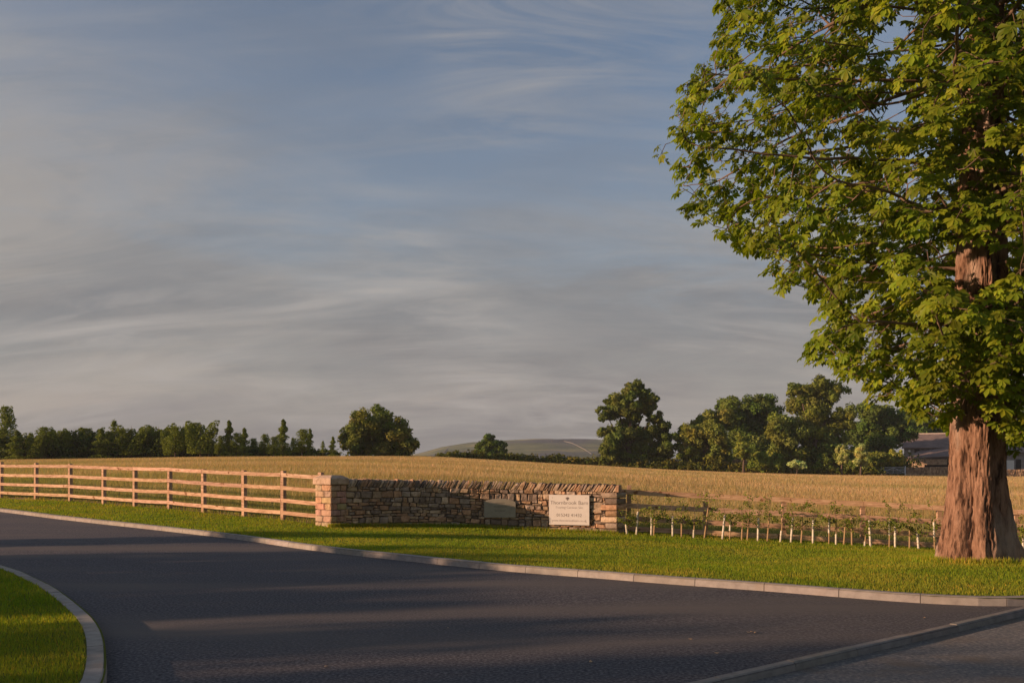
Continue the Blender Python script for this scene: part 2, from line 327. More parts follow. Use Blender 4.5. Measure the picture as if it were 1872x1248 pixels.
# kerbs: kerbstone strips with joints
def kerb(name, line, inward, w, top, drop, stone=.9, mat='kerb', close=(0, 0), label=None, dark=1):
    mb = MB(); seg = np.linalg.norm(np.diff(line, axis=0), axis=1); s = np.concatenate([[0], np.cumsum(seg)])
    L_ = s[-1]; k = 0; x = 0
    while x < L_:
        x2 = min(x+stone, L_); q = np.linspace(x+.004, x2-.004, 4); px = np.interp(q, s, line[:, 0]); py = np.interp(q, s, line[:, 1])
        tx = np.gradient(px); ty = np.gradient(py); n_ = np.hypot(tx, ty); nx, ny = -ty/n_*inward, tx/n_*inward
        z = T(px, py); j = random.uniform(-.003, .003); V = []; F = []
        c = random.uniform(.9, 1.06)*dark; tint = (c, c*random.uniform(.97, 1.0), c*random.uniform(.94, 1.0))
        for i in range(4):
            a = (px[i]-nx[i]*.012, py[i]-ny[i]*.012, z[i]+drop-.1); b = (px[i], py[i], z[i]+top-.022+j); b2 = (px[i]+nx[i]*.022, py[i]+ny[i]*.022, z[i]+top+j)
            c_ = (px[i]+nx[i]*w, py[i]+ny[i]*w, z[i]+top+j); d = (px[i]+nx[i]*w, py[i]+ny[i]*w, z[i]+drop-.1)
            V += [a, b, b2, c_, d]
        for i in range(3):
            for e in range(4): F.append((i*5+e, i*5+e+1, (i+1)*5+e+1, (i+1)*5+e) if inward < 0 else (i*5+e, (i+1)*5+e, (i+1)*5+e+1, i*5+e+1))
        F += [(0, 1, 2, 3, 4), (19, 18, 17, 16, 15)]
        mb.add(V, F, tint); x = x2
    o = mb.build(name, M[mat]); meta(o, label, kind='structure'); return o
kerb('kerb', np.vstack([FK[10:], PRx[1:40]]), 1, .13, .008, -LIFT, label='pale concrete kerb edging the verge')
kerb('kerb', IK[60:], -1, .14, .008, -LIFT, label='pale concrete kerb round the corner lawn')
kerb('kerb', PRm, 1, .09, -LIFT+.012, -LIFT-.055, label='low concrete edging between driveway and road', dark=.72)

# ---------------------------------------------------------------- grass blades
def blades(x, y, z, h, w, tint, lean=.35, bend=True):
    n_ = len(x); az = rng.uniform(0, 2*np.pi, n_); la = rng.uniform(0, 2*np.pi, n_); ll = h*lean*rng.uniform(.1, 1, n_)
    bx, by = np.cos(az)*w/2, np.sin(az)*w/2
    V = np.empty((n_, 3, 3)); V[:, 0] = np.column_stack([x-bx, y-by, z-.01]); V[:, 1] = np.column_stack([x+bx, y+by, z-.01])
    V[:, 2] = np.column_stack([x+np.cos(la)*ll, y+np.sin(la)*ll, z+h])
    F = np.arange(n_*3).reshape(-1, 3)
    return V.reshape(-1, 3), F, np.repeat(tint, 3, axis=0)
def polar(n_, d0, d1, a0, a1, p=1.0):
    u = rng.uniform(0, 1, n_); d = (d0**p+(d1**p-d0**p)*u)**(1/p) if p != 0 else d0*(d1/d0)**u
    a = rng.uniform(a0, a1, n_); return a*d, d
def near_kerb(x, y, line, r):
    m_ = np.zeros(len(x), bool); sg_ = np.concatenate([[0], np.cumsum(np.linalg.norm(np.diff(line, axis=0), axis=1))]); u_ = np.arange(0, sg_[-1], .1); line = np.column_stack([np.interp(u_, sg_, line[:, 0]), np.interp(u_, sg_, line[:, 1])]); line = line[line[:, 1] < 45]
    for q in line:
        m_ |= (x-q[0])**2+(y-q[1])**2 < r*r
    return m_
def tints(n_, lo, hi, dry=0):
    c = rng.uniform(lo, hi, (n_, 1)); t = np.repeat(c, 3, 1); t[:, 0] *= rng.uniform(.8, 1.25, n_); t[:, 2] *= rng.uniform(.7, 1.3, n_)
    if dry:
        k = rng.uniform(0, 1, n_) < dry; t[k] = t[k]*np.array([1.9, 1.25, 1.6])
    return t
# verge lawn
x, y = polar(560000, 9.4, 34, -.66, .72, .35)
k = inpoly(x, y, verge_poly) & (rng.uniform(0, 1, len(x)) < .85); x, y = x[k], y[k]
k = ~near_kerb(x, y, FK[20:], .14); x, y = x[k], y[k]
h = rng.uniform(.02, .045, len(x))*(1+.3*(y > 19)); 
V, F, t = blades(x, y, T(x, y), h, rng.uniform(.35, 1, len(x))*.0012*y, tints(len(x), .85, 1.15, .05), .6)
meta(mobj('verge_grass', npmesh('verge_grass', V, [F], t), M['lawn_blade']), 'short mown green grass of the verge in front of the wall', 'grass', kind='stuff')
x, y = polar(150000, 4.2, 16, -.72, -.2, .35)
k = ~inpoly(x, y, drive_poly) & ~inpoly(x, y, public_poly) & ~inpoly(x, y, verge_poly); x, y = x[k], y[k]
k = ~near_kerb(x, y, IK, .155); x, y = x[k], y[k]
V, F, t = blades(x, y, T(x, y), rng.uniform(.02, .05, len(x)), rng.uniform(.4, 1, len(x))*.0018*y, tints(len(x), .75, 1.2, .05), .7)
meta(mobj('corner_grass', npmesh('corner_grass', V, [F], t), M['lawn_blade']), 'mown green grass of the corner lawn inside the curved kerb', 'grass', kind='stuff')
# longer grass at the foot of wall, fences and the big tree
lx = []; ly = []
flw = np.array([(X(a, b), b-.16) for a, b in wallpts]); 
for _ in range(9000):
    u = random.random()*(len(flw)-1); i = int(u); q = flw[i]*(1-u+i)+flw[i+1]*(u-i); lx.append(q[0]+random.gauss(0, .03)); ly.append(q[1]-abs(random.gauss(0, .06)))
for _ in range(9000):
    u = random.random()*len(FL); q = FL[min(int(u), len(FL)-1)]
    if q[1] < 36 and (q[0] < -5 or q[0] > 3): lx.append(q[0]+random.uniform(-.4, .4)); ly.append(q[1]+random.gauss(0, .12))
for _ in range(3500):
    a = random.uniform(0, 6.28); r = .64+abs(random.gauss(0, .13))+(.16 if math.cos(a) > .3 else 0); lx.append(7.74+math.cos(a)*r); ly.append(14.6+math.sin(a)*r)
lx = np.array(lx); ly = np.array(ly)
V, F, t = blades(lx, ly, T(lx, ly), rng.uniform(.04, .13, len(lx)), rng.uniform(.008, .02, len(lx)), tints(len(lx), .85, 1.3, .2), .5)
meta(mobj('rough_grass', npmesh('rough_grass', V, [F], t), M['lawn_blade']), 'longer uncut grass at the foot of wall, fences and tree', 'grass', kind='stuff')
# hay meadow
x, y = polar(650000, 22.5, 150, -.66, .68, .12)
flx = FL[np.argsort(FL[:, 0])]; k = y > np.interp(x, flx[:, 0], flx[:, 1])+.25; x, y = x[k], y[k]
z = T(x, y); h = rng.uniform(.2, .36, len(x))*np.interp(y, [23, 30, 60, 150], [.75, .9, 1.0, 1.0])
# patches: greener strip near the fence, mottled seed heads further out
nz = np.array([mnoise.noise((a*.12, b*.3, 0)) for a, b in zip(x, y)])
gmix = np.clip(np.interp(y-np.interp(x, flx[:, 0], flx[:, 1]), [0, 2.5, 9, 26], [.95, .75, .42, 0])+nz*.5, 0, 1)[:, None]
t = tints(len(x), .75, 1.2); t = t*(1-gmix)+gmix*t*np.array([.62, .86, .55])
V, F, t = blades(x, y, z, h, rng.uniform(.35, 1, len(x))*.0008*y, t, .6)
meta(mobj('meadow_grass', npmesh('meadow_grass', V, [F], t), M['field_blade']), 'tall tan seeding hay grass filling the field', 'grass', kind='stuff')

# ---------------------------------------------------------------- post and rail fences
def fence(name, posts, heights, rails, label, board=.1, ends=(0, 0), post_tint=None, side=-1, pale=1):
    """posts: list of world (x,y,z_base); rails in front of the posts"""
    root = empty(name, posts[0], label, 'fence'); o0 = Vector(posts[0])
    V3 = [Vector(p) for p in posts]
    for i, p in enumerate(V3):
        a = V3[max(0, i-1)]; b = V3[min(len(V3)-1, i+1)]; ang = math.atan2(b.y-a.y, b.x-a.x)
        mb = MB(); h = heights[i]; c = random.uniform(.8, 1.0); lx_, ly_ = random.uniform(-.012, .012), random.uniform(-.012, .012)
        q = p-o0
        s = .055
        ca, sa = math.cos(ang), math.sin(ang); Vv = []
        for zz, ox, oy, ss in ((-.3, 0, 0, s), (h-.015, lx_, ly_, s), (h, lx_, ly_, s*.82)):
            for i2, j2 in ((-1, -1), (1, -1), (1, 1), (-1, 1)): Vv.append((q.x+ox+(i2*ss)*ca-(j2*ss)*sa, q.y+oy+(i2*ss)*sa+(j2*ss)*ca, q.z+zz))
        Ff = [(3, 2, 1, 0), (8, 9, 10, 11)]
        for l_ in (0, 4):
            for e in range(4): Ff.append((l_+e, l_+(e+1) % 4, l_+4+(e+1) % 4, l_+4+e))
        mb.add(Vv, Ff, (c, c*.97, c*.94)); mb.build('post', M['timber'], root)
    for r in rails:
        st = random.choice((0, 1)); i = 0; first = True
        while i < len(V3)-1:
            j = min(len(V3)-1, i+(1 if (first and st) else 2)); first = False
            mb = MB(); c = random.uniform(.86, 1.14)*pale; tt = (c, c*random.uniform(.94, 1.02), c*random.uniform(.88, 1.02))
            for a_, b_ in zip(range(i, j), range(i+1, j+1)):
                a, b = V3[a_], V3[b_]; d = (b-a); nrm = Vector((d.y, -d.x, 0)).normalized()*(.055+.019)
                if nrm.y*side < 0: nrm = -nrm
                ea = a+nrm+Vector((0, 0, r)); eb = b+nrm+Vector((0, 0, r))
                dn = d.normalized()
                if a_ == i: ea = ea+dn*(-.05 if i else -ends[0])+Vector((0, 0, random.uniform(-.008, .008)))+dn*.055*(1 if i else 0)
                if b_ == j: eb = eb+dn*(.045 if j < len(V3)-1 else ends[1])-dn*.05*(1 if j < len(V3)-1 else 0)
                n_ = 3
                for q in range(n_):
                    u0 = q/n_; u1 = (q+1)/n_; w0 = math.sin(u0*math.pi)*-.008; w1 = math.sin(u1*math.pi)*-.008
                    mb.beam(ea.lerp(eb, u0)-o0+Vector((0, 0, w0)), ea.lerp(eb, u1)-o0+Vector((0, 0, w1)), .036, board, tt)
            mb.build('rail', M['timber'], root); i = j
    return root
lp = [(X(a, c), c) for a, b, c in fence_l]
d0 = np.array(lp[0])-np.array(lp[1]); lp = [tuple(np.array(lp[0])+d0*k) for k in (3, 2, 1)]+lp+[(X(587, 22.75), 22.75)]
lpz = [(x, y, Tz(x, y)) for x, y in lp]
for i, (a, b, c) in enumerate(fence_l): lpz[i+3] = tuple(kb(a, b, c))
fence('post_and_rail_fence', lpz, [1.33, 1.33, 1.33, 1.36, 1.33, 1.3, 1.27, 1.27, 1.26, 1.28, 1.3, 1.32, 1.34], [1.215, .87, .53, .21],
      'long sunlit four-rail timber fence running left from the stone pillar', .1, ends=(.3, .12))
rp = [(1150, 23.45), (1290, 23.35), (1433, 23.2), (1577, 23.0), (1717, 22.8), (1858, 22.6), (2000, 22.4), (2145, 22.2)]
rpz = [(X(a, d), d, Tz(X(a, d), d)) for a, d in rp]
print('TERR', [(a, round(850+(1.6-p[2])*1600/p[1])) for (a, d), p in zip(rp, rpz)])
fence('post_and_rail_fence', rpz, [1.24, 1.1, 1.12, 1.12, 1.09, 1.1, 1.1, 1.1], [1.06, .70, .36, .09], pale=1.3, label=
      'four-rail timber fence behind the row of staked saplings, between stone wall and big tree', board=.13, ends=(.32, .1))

# ---------------------------------------------------------------- stone gateway wall
stone_cols = [(.56, .39, .27), (.50, .34, .23), (.36, .29, .22), (.58, .47, .33), (.33, .28, .24), (.42, .36, .30), (.50, .36, .24), (.62, .52, .40), (.28, .24, .21), (.45, .40, .35)]
KN = {5: (0, .09, .5, .91, 1), 4: (0, .12, .88, 1)}
def stone(mb, fpos, u0, u1, v0, v1, depth, bulge, tint, jit=.012, nu=5, nv=4):
    """pillow stone: fpos(u, v, out) -> world; front bulges outward"""
    V = []; idx = {}
    cs = [(random.uniform(-jit, jit), random.uniform(-jit, jit)) for _ in range(4)]
    rot = random.uniform(-.5, .5)*bulge
    for j in range(nv):
        for i in range(nu):
            a = KN[nu][i]; b = KN[nv][j]
            ex = 1 if 0 < a < 1 else .25; ey = 1 if 0 < b < 1 else .25
            ra = .5+(a-.5)*(1-.07*(abs(2*b-1)**3)); rb = .5+(b-.5)*(1-.10*(abs(2*a-1)**3))
            ju = sum(w*c[0] for w, c in zip(((1-a)*(1-b), a*(1-b), a*b, (1-a)*b), cs)); jv = sum(w*c[1] for w, c in zip(((1-a)*(1-b), a*(1-b), a*b, (1-a)*b), cs))
            o_ = bulge*(ex*ey)+rot*(a-.5)+(random.uniform(-.011, .011) if 0 < i < nu-1 and 0 < j < nv-1 else 0)
            V.append(fpos(u0+(u1-u0)*ra+ju, v0+(v1-v0)*rb+jv, o_))
    n_ = nu*nv
    rim = [(i, 0) for i in range(nu)]+[(nu-1, j) for j in range(1, nv)]+[(i, nv-1) for i in range(nu-2, -1, -1)]+[(0, j) for j in range(nv-2, 0, -1)]
    for (i, j) in rim:
        a = i/(nu-1); b = j/(nv-1); V.append(fpos(u0+(u1-u0)*a, v0+(v1-v0)*b, -depth))
    F = [(j*nu+i, j*nu+i+1, (j+1)*nu+i+1, (j+1)*nu+i) for j in range(nv-1) for i in range(nu-1)]
    for k in range(len(rim)):
        a = rim[k]; b = rim[(k+1) % len(rim)]; F.append((a[1]*nu+a[0], n_+k, n_+(k+1) % len(rim), b[1]*nu+b[0]))
    mb.add(V, F, tint)
def scol(bias=1):
    c = random.choice(stone_cols); k = random.uniform(.8, 1.25)*bias; return tuple(min(.85, q*k) for q in c)
def courses(z0, z1, lo, hi):
    o_ = [z0]
    while o_[-1] < z1-lo: o_.append(min(z1, o_[-1]+random.uniform(lo, hi)))
    o_[-1] = z1; return o_
WC = catmull([(X(a, b), b) for a, b in wallpts], .05)
ws = np.concatenate([[0], np.cumsum(np.linalg.norm(np.diff(WC, axis=0), axis=1))]); WL = ws[-1]
wtan = np.gradient(WC, axis=0); wtan /= np.linalg.norm(wtan, axis=1)[:, None]
wpx = WC[:, 0]/WC[:, 1]*FPX+CX
def wat(s, back=0.0):
    s = min(max(s, -.05), WL+.05); x = np.interp(s, ws, WC[:, 0]); y = np.interp(s, ws, WC[:, 1]); tx = np.interp(s, ws, wtan[:, 0]); ty = np.interp(s, ws, wtan[:, 1])
    e = s-min(max(s, 0), WL)
    return x+e*tx-ty*back, y+e*ty+tx*back, tx, ty
def wtop(s):   # top of masonry under the cope
    px = np.interp(s, ws, wpx); d = np.interp(s, ws, WC[:, 1]); py = np.interp(px, [605, 640, 740, 860, 990, 1128], [888.5, 889, 890, 892, 895.5, 899])
    return EYE+(HOR-py)*d/FPX
def wbase(s): x, y, _, _ = wat(s); return Tz(x, y)
TH = .42
wroot = empty('stone_wall', (WC[0][0], WC[0][1], wbase(0)), 'curved dry stone entrance wall with slanted coping, carrying the two signs', 'wall')
wo = wroot.location
mb = MB(); S_ = np.linspace(0, WL, 60); Vv = []; Ff = []
for s in S_:
    x1, y1, tx, ty = wat(s, .035); x2, y2, _, _ = wat(s, TH-.035); zt = wtop(s)-.01; zb = wbase(s)-.3
    for q in ((x1, y1, zb), (x1, y1, zt), (x2, y2, zt), (x2, y2, zb)): Vv.append(Vector(q)-wo)
for i in range(59):
    for e in range(4): Ff.append((i*4+e, i*4+(e+1) % 4, (i+1)*4+(e+1) % 4, (i+1)*4+e))
Ff += [(3, 2, 1, 0), (236, 237, 238, 239)]
mb.add(Vv, Ff); mb.build('core', M['mortar'], wroot)
mb = MB()
def fill(mb, s0, s1, fpos, hfun, lo=.085, hi=.185, wlo=.1, whi=.33, bias=1, bulge=.028):
    """random rubble filling of 0..1 in v (mapped by hfun) with jittered courses"""
    cs = courses(0, 1.15, lo, hi); ph = [random.uniform(0, 6) for _ in cs]
    for ci in range(len(cs)-1):
        s = s0
        while s < s1-.03:
            w = random.uniform(wlo, whi)
            if s+w > s1-.08: w = s1-s
            v0, v1 = cs[ci], cs[ci+1]
            q0 = (math.sin(s*1.7+ph[ci])*.028 if ci else -.03); q1 = (math.sin(s*1.7+ph[ci+1])*.028 if ci < len(cs)-2 else 0)
            v0 += q0; v1 += q1; gap = .008
            r = random.random()
            if v1-v0 > .12 and r < .3:
                c = v0+(v1-v0)*random.uniform(.38, .62)
                stone(mb, fpos, s+gap, s+w-gap, v0+gap, c-gap*.7, .1, bulge*random.uniform(.5, 1), scol(bias), .008)
                if random.random() < .5: stone(mb, fpos, s+gap, s+w-gap, c+gap*.7, v1-gap, .1, bulge*random.uniform(.5, 1), scol(bias), .008)
                else:
                    m_ = s+w*random.uniform(.35, .65)
                    stone(mb, fpos, s+gap, m_-gap*.7, c+gap*.7, v1-gap, .1, bulge*random.uniform(.5, 1), scol(bias), .008, 4, 4)
                    stone(mb, fpos, m_+gap*.7, s+w-gap, c+gap*.7, v1-gap, .1, bulge*random.uniform(.5, 1), scol(bias), .008, 4, 4)
            else:
                if v1-v0 < .1: w = max(w, .16); w = min(w, s1-s)
                stone(mb, fpos, s+gap, s+w-gap, v0+gap, v1-gap, .1, bulge*random.uniform(.4, 1.3), scol(bias), .02)
            s += w
def wf(s, v, o_):
    x, y, tx, ty = wat(s, -o_); zb = wbase(s)-.03; zt = wtop(s); return Vector((x, y, zb+(zt-zb)*v/1.15))-wo
def wb(s, v, o_):
    x, y, tx, ty = wat(WL-s, TH+o_); zb = wbase(WL-s)-.03; zt = wtop(WL-s); return Vector((x, y, zb+(zt-zb)*v/1.15))-wo
QW = .34
fill(mb, .02, WL-QW+.05, wf, None); fill(mb, .02, WL-.3, wb, None, .12, .2, .2, .5)
mb.build('rubble_stonework', M['stone'], wroot)
# quoined end: alternating larger blocks, turned slightly so the end face shows
mb = MB(); xe, ye, tx, ty = wat(WL); n_ = 7; zb = wbase(WL)-.04; zt = wtop(WL)-.01
for i in range(n_):
    a = zb+(zt-zb)*i/n_; b = zb+(zt-zb)*(i+1)/n_; w = .30 if i % 2 else .42; tint = scol(1.15); 
    q = .01
    # trapezoid block: front from s=WL-w..WL, back wider
    V = []; 
    for zz in (a+q, (a+b)/2, b-q):
        bu = .018 if zz == (a+b)/2 else 0
        for fx, bk in ((-w, -.01-bu), (-w*.5, -.022-bu), (0, -.01-bu), (.10+bu, TH*.5), (.165, TH+.01), (-w, TH+.01)):
            j = random.uniform(-.006, .006); V.append(Vector((xe+tx*fx-ty*bk+j, ye+ty*fx+tx*bk+random.uniform(-.006, .006), zz))-wo)
    F = [tuple(range(5, -1, -1)), tuple(range(12, 18))]
    for l_ in (0, 6):
        for e in range(6): F.append((l_+e, l_+(e+1) % 6, l_+6+(e+1) % 6, l_+6+e))
    mb.add(V, F, tint)
mb.build('quoins', M['stone'], wroot, bevel=.015)
# cope: slabs on edge, all leaning the same way
mb = MB(); s = .04
while s < WL+.06:
    th = random.uniform(.035, .085); hgt = random.uniform(.155, .20); lean = random.uniform(.085, .14)*1.0
    if s > WL-.1: lean = .015; th = .12; hgt = .17
    tint = scol(random.uniform(.75, 1.1)); V = []
    d0_, d1_ = random.uniform(-.035, -.01), TH+random.uniform(-.0, .03)
    for k_, (hh, sh, th2) in enumerate(((-.005, 0, th), (hgt*.6, lean*.62, th*1.02), (hgt, lean, th*.7))):
        for bk in (d0_+(.03 if k_ == 2 else 0), TH/2, d1_-(.03 if k_ == 2 else 0)):
            for e in (0, 1):
                x_, y_, _, _ = wat(min(s+sh+e*th2, WL+.12), bk); V.append(Vector((x_+random.uniform(-.006, .006), y_+random.uniform(-.006, .006), wtop(s)+hh+random.uniform(-.008, .008)+(.012 if bk == TH/2 and k_ == 2 else 0)))-wo)
    F = []
    for l_ in (0, 6):
        ring = [0, 1, 3, 5, 4, 2]
        for q in range(6): a = ring[q]; b = ring[(q+1) % 6]; F.append((l_+a, l_+b, l_+6+b, l_+6+a))
    F += [(12, 13, 15, 14), (14, 15, 17, 16), (1, 0, 2, 3), (3, 2, 4, 5)]
    mb.add(V, F, tint); s += th+random.uniform(.008, .025)
mb.build('coping', M['stone'], wroot, bevel=.008)
# gate pillar at the left end
A = R(50); pc = Vector((X(605, 21.9), 21.9, 0)); pz = Tz(pc.x, pc.y)
pw, pdp = .49, .62; ux = Vector((math.cos(A), math.sin(A), 0)); uy = Vector((-math.sin(A), math.cos(A), 0))
pc.z = P(605, 963, 21.9).z; ptop = P(605, 886, 21.9).z-pc.z
proot = empty('stone_pillar', pc, 'square stone gate pillar with flat capstone, its left face lit orange by the sun', 'pillar')
mb = MB(); mb.add([ux*(pw*a)+uy*(pdp*b)+Vector((0, 0, z)) for z in (-.3, ptop) for a, b in ((.06, .06), (.94, .06), (.94, .94), (.06, .94))], [(3,2,1,0),(4,5,6,7),(0,1,5,4),(1,2,6,5),(2,3,7,6),(3,0,4,7)])
mb.build('core', M['mortar'], proot)
mb = MB(); nc = 7
faces = [(Vector((0, 0, 0)), ux, -uy, pw), (uy*pdp, -uy, -ux, pdp), (ux*pw+uy*pdp, -ux, uy, pw), (ux*pw, uy, ux, pdp)]
for fi, (o_, u, nrm, wd) in enumerate(faces):
    for c in range(nc):
        z0 = -.05+(ptop+.05)*c/nc+.006; z1 = -.05+(ptop+.05)*(c+1)/nc-.006
        f = lambda a, b, q, o_=o_, u=u, nrm=nrm: o_+u*a+Vector((0, 0, b))+nrm*q
        cut = (.36+.06*random.random() if (c+fi) % 2 else .62-.06*random.random())*wd
        if fi == 1 and c == 1: cut = .5*wd
        for a, b in ((.0, cut-.006), (cut+.006, wd)):
            stone(mb, f, a, b, z0, z1, .08, .006+.012*random.random(), tuple(q*random.uniform(.85, 1.12) for q in (.55, .40, .29)), .006)
mb.build('pillar_stonework', M['stone'], proot)
mb = MB(); ov = .055; zc_ = ptop+.005; V = []
for zz, ex in ((zc_, ov), (zc_+.16, ov), (zc_+.235, -.09)):
    for a, b in ((0, 0), (1, 0), (1, 1), (0, 1)):
        V.append(ux*(pw*a+(2*a-1)*ex)+uy*(pdp*b+(2*b-1)*ex)+Vector((0, 0, zz)))
F = [(3, 2, 1, 0), (8, 9, 10, 11)]
for l_ in (0, 4):
    for e in range(4): F.append((l_+e, l_+(e+1) % 4, l_+4+(e+1) % 4, l_+4+e))
mb.add(V, F, (.55, .45, .36)); mb.build('capstone', M['stone'], proot, bevel=.02)

# ---------------------------------------------------------------- signs
def frame_at(pxl, pxr, gap):
    """point and rotation on the wall's face between two picture columns"""
    sl = np.interp(pxl, wpx, ws); sr = np.interp(pxr, wpx, ws); a = Vector((*wat(sl, -gap)[:2], 0)); b = Vector((*wat(sr, -gap)[:2], 0)); return a, b
def text(name, body, size, loc, mat, parent, width=None, ext=.0015):
    cu = bpy.data.curves.new(name, 'FONT'); cu.body = body; cu.size = size; cu.align_x = 'CENTER'; cu.align_y = 'CENTER'; cu.extrude = ext; cu.resolution_u = 3; cu.offset = -size*.016
    t_ = bpy.data.objects.new(name, cu); COL.objects.link(t_); bpy.context.view_layer.update()
    me = bpy.data.meshes.new_from_object(t_.evaluated_get(bpy.context.evaluated_depsgraph_get())); bpy.data.objects.remove(t_)
    w0 = max(v.co.x for v in me.vertices)-min(v.co.x for v in me.vertices); k = (width/w0) if width else 1
    for v in me.vertices: v.co = Vector((v.co.x*k+loc[0], -v.co.z+loc[1], v.co.y*(k if width else 1)+loc[2]))
    me.materials.clear()
    xs_ = np.sort([v.co.x for v in me.vertices]); gp_ = np.diff(xs_); nw = len(body.split()); cuts = sorted(xs_[i]+gp_[i]/2 for i in np.argsort(gp_)[::-1][:nw-1])
    pv_ = [[v.co.copy() for v in me.vertices]][0]; pf_ = [tuple(p.vertices) for p in me.polygons]
    for w_ in range(nw):
        lo_ = cuts[w_-1] if w_ else -9; hi_ = cuts[w_] if w_ < nw-1 else 9
        fs = [f for f in pf_ if lo_ < pv_[f[0]].x < hi_]; us = sorted({i for f in fs for i in f}); mp_ = {i: k for k, i in enumerate(us)}
        m2 = bpy.data.meshes.new(name); m2.from_pydata([tuple(pv_[i]) for i in us], [], [tuple(mp_[i] for i in f) for f in fs]); mobj(name, m2, mat, parent)
    bpy.data.meshes.remove(me)
a, b = frame_at(1005, 1079, .085); ang = math.atan2(b.y-a.y, b.x-a.x); sw = (b-a).length; mid = (a+b)/2
zb_ = EYE+(HOR-959)*mid.y/FPX; zt_ = EYE+(HOR-904)*mid.y/FPX; sh = zt_-zb_
sg = empty('sign_board', (mid.x, mid.y, zb_), 'cream rectangular sign board with dark lettering, flower emblem and telephone number', 'sign', rz=ang)
mb = MB(); mb.box((0, 0, sh/2), (sw, .022, sh)); mb.build('board', M['sign'], sg, bevel=.003)
for dx in (-1, 1):
    for dz in (.1, .9): mb = MB(); mb.tube([(dx*(sw/2-.09), -.0105, sh*dz), (dx*(sw/2-.09), -.016, sh*dz)], .008, 8); mb.build('screw', M['mortar'], sg)
    mb = MB(); mb.box((dx*sw*.32, .045, sh*.5), (.05, .068, sh*.9)); mb.build('batten', M['mortar'], sg)
text('lettering', 'Thornbrook Barn', .14, (0, -.013, sh*.735), M['ink'], sg, sw*.93)
text('lettering', '015242 41432', .1, (0, -.013, sh*.32), M['ink'], sg, sw*.62)
text('lettering', 'Touring Caravan Site', .05, (0, -.013, sh*.58), M['faint'], sg, sw*.68)
text('lettering', 'www.thornbrookbarn.co.uk', .05, (0, -.013, sh*.145), M['faint'], sg, sw*.86)
mb = MB(); ex, ez = -.045*1, sh*.885
for aa in range(7):
    th = R(20+aa*23.3); r0 = .012; r1 = .058; w = .011
    c = Vector((ex, -.0125, ez-.022)); d = Vector((math.cos(th), 0, math.sin(th))); s_ = Vector((-d.z, 0, d.x))
    q = [c+d*r0, c+d*(r1*.6)-s_*w, c+d*r1, c+d*(r1*.6)+s_*w]; V = q+[v-Vector((0, .003, 0)) for v in q]
    mb.add(V, [(3, 2, 1, 0), (4, 5, 6, 7), (0, 1, 5, 4), (1, 2, 6, 5), (2, 3, 7, 6), (3, 0, 4, 7)])
mb.tube([(ex, -.011, ez-.035), (ex, -.017, ez-.035)], .02, 10)
mb.build('flower_emblem', M['ink'], sg)
a, b = frame_at(885, 943, .055); ang = math.atan2(b.y-a.y, b.x-a.x); sw = (b-a).length; mid = (a+b)/2
z0 = EYE+(HOR-945.5)*mid.y/FPX; z1 = EYE+(HOR-919)*mid.y/FPX-z0; z2 = EYE+(HOR-911)*mid.y/FPX-z0
pq = empty('stone_plaque', (mid.x, mid.y, z0), 'plain grey-green stone plaque with arched top, left of the cream sign', 'plaque', rz=ang)
prof = [(-sw/2, 0), (sw/2, 0), (sw/2, z1)]+[(sw/2*math.cos(t_), z1+(z2-z1)*math.sin(t_)) for t_ in np.linspace(.15, math.pi-.15, 15)]+[(-sw/2, z1)]
V = [(x_, -.02, z_) for x_, z_ in prof]+[(x_, .06, z_) for x_, z_ in prof]; n_ = len(prof)
mb = MB(); mb.add(V, [tuple(range(n_)), tuple(range(2*n_-1, n_-1, -1))]+[(i, n_+i, n_+(i+1) % n_, (i+1) % n_) for i in range(n_)]); mb.build('slab', M['plaque'], pq, bevel=.006)
for i, (zz, ww) in enumerate(((.78, .3), (.58, .42), (.36, .34))): # worn engraved lines, no longer readable
    mb = MB()
    mb.box((0, -.0212, z2*zz), (sw*ww, .003, .02), jit=.0006)
    mb.build('engraved_line', M['engrave'], pq)

# ---------------------------------------------------------------- leaf clouds
def leafcloud(Pn, s, tint, nrm=None, asp=.6):
    """bent diamond leaves at points Pn (n,3); s sizes"""
    n_ = len(Pn); a = rng.normal(size=(n_, 3))
    if nrm is not None: a = a*.55+nrm
    a /= np.linalg.norm(a, axis=1)[:, None]+1e-9; b = np.cross(a, rng.normal(size=(n_, 3))); b /= np.linalg.norm(b, axis=1)[:, None]+1e-9; c = np.cross(a, b)
    s = np.asarray(s)[:, None]
    V = np.empty((n_, 4, 3)); V[:, 0] = Pn-b*s*.5; V[:, 1] = Pn+c*s*asp*.5-a*s*.12; V[:, 2] = Pn+b*s*.5; V[:, 3] = Pn-c*s*asp*.5-a*s*.12
    base = np.arange(n_)[:, None]*4
    F = np.concatenate([base+np.array([[0, 1, 2]]), base+np.array([[0, 2, 3]])])
    return V.reshape(-1, 3), F, np.repeat(tint, 4, axis=0)
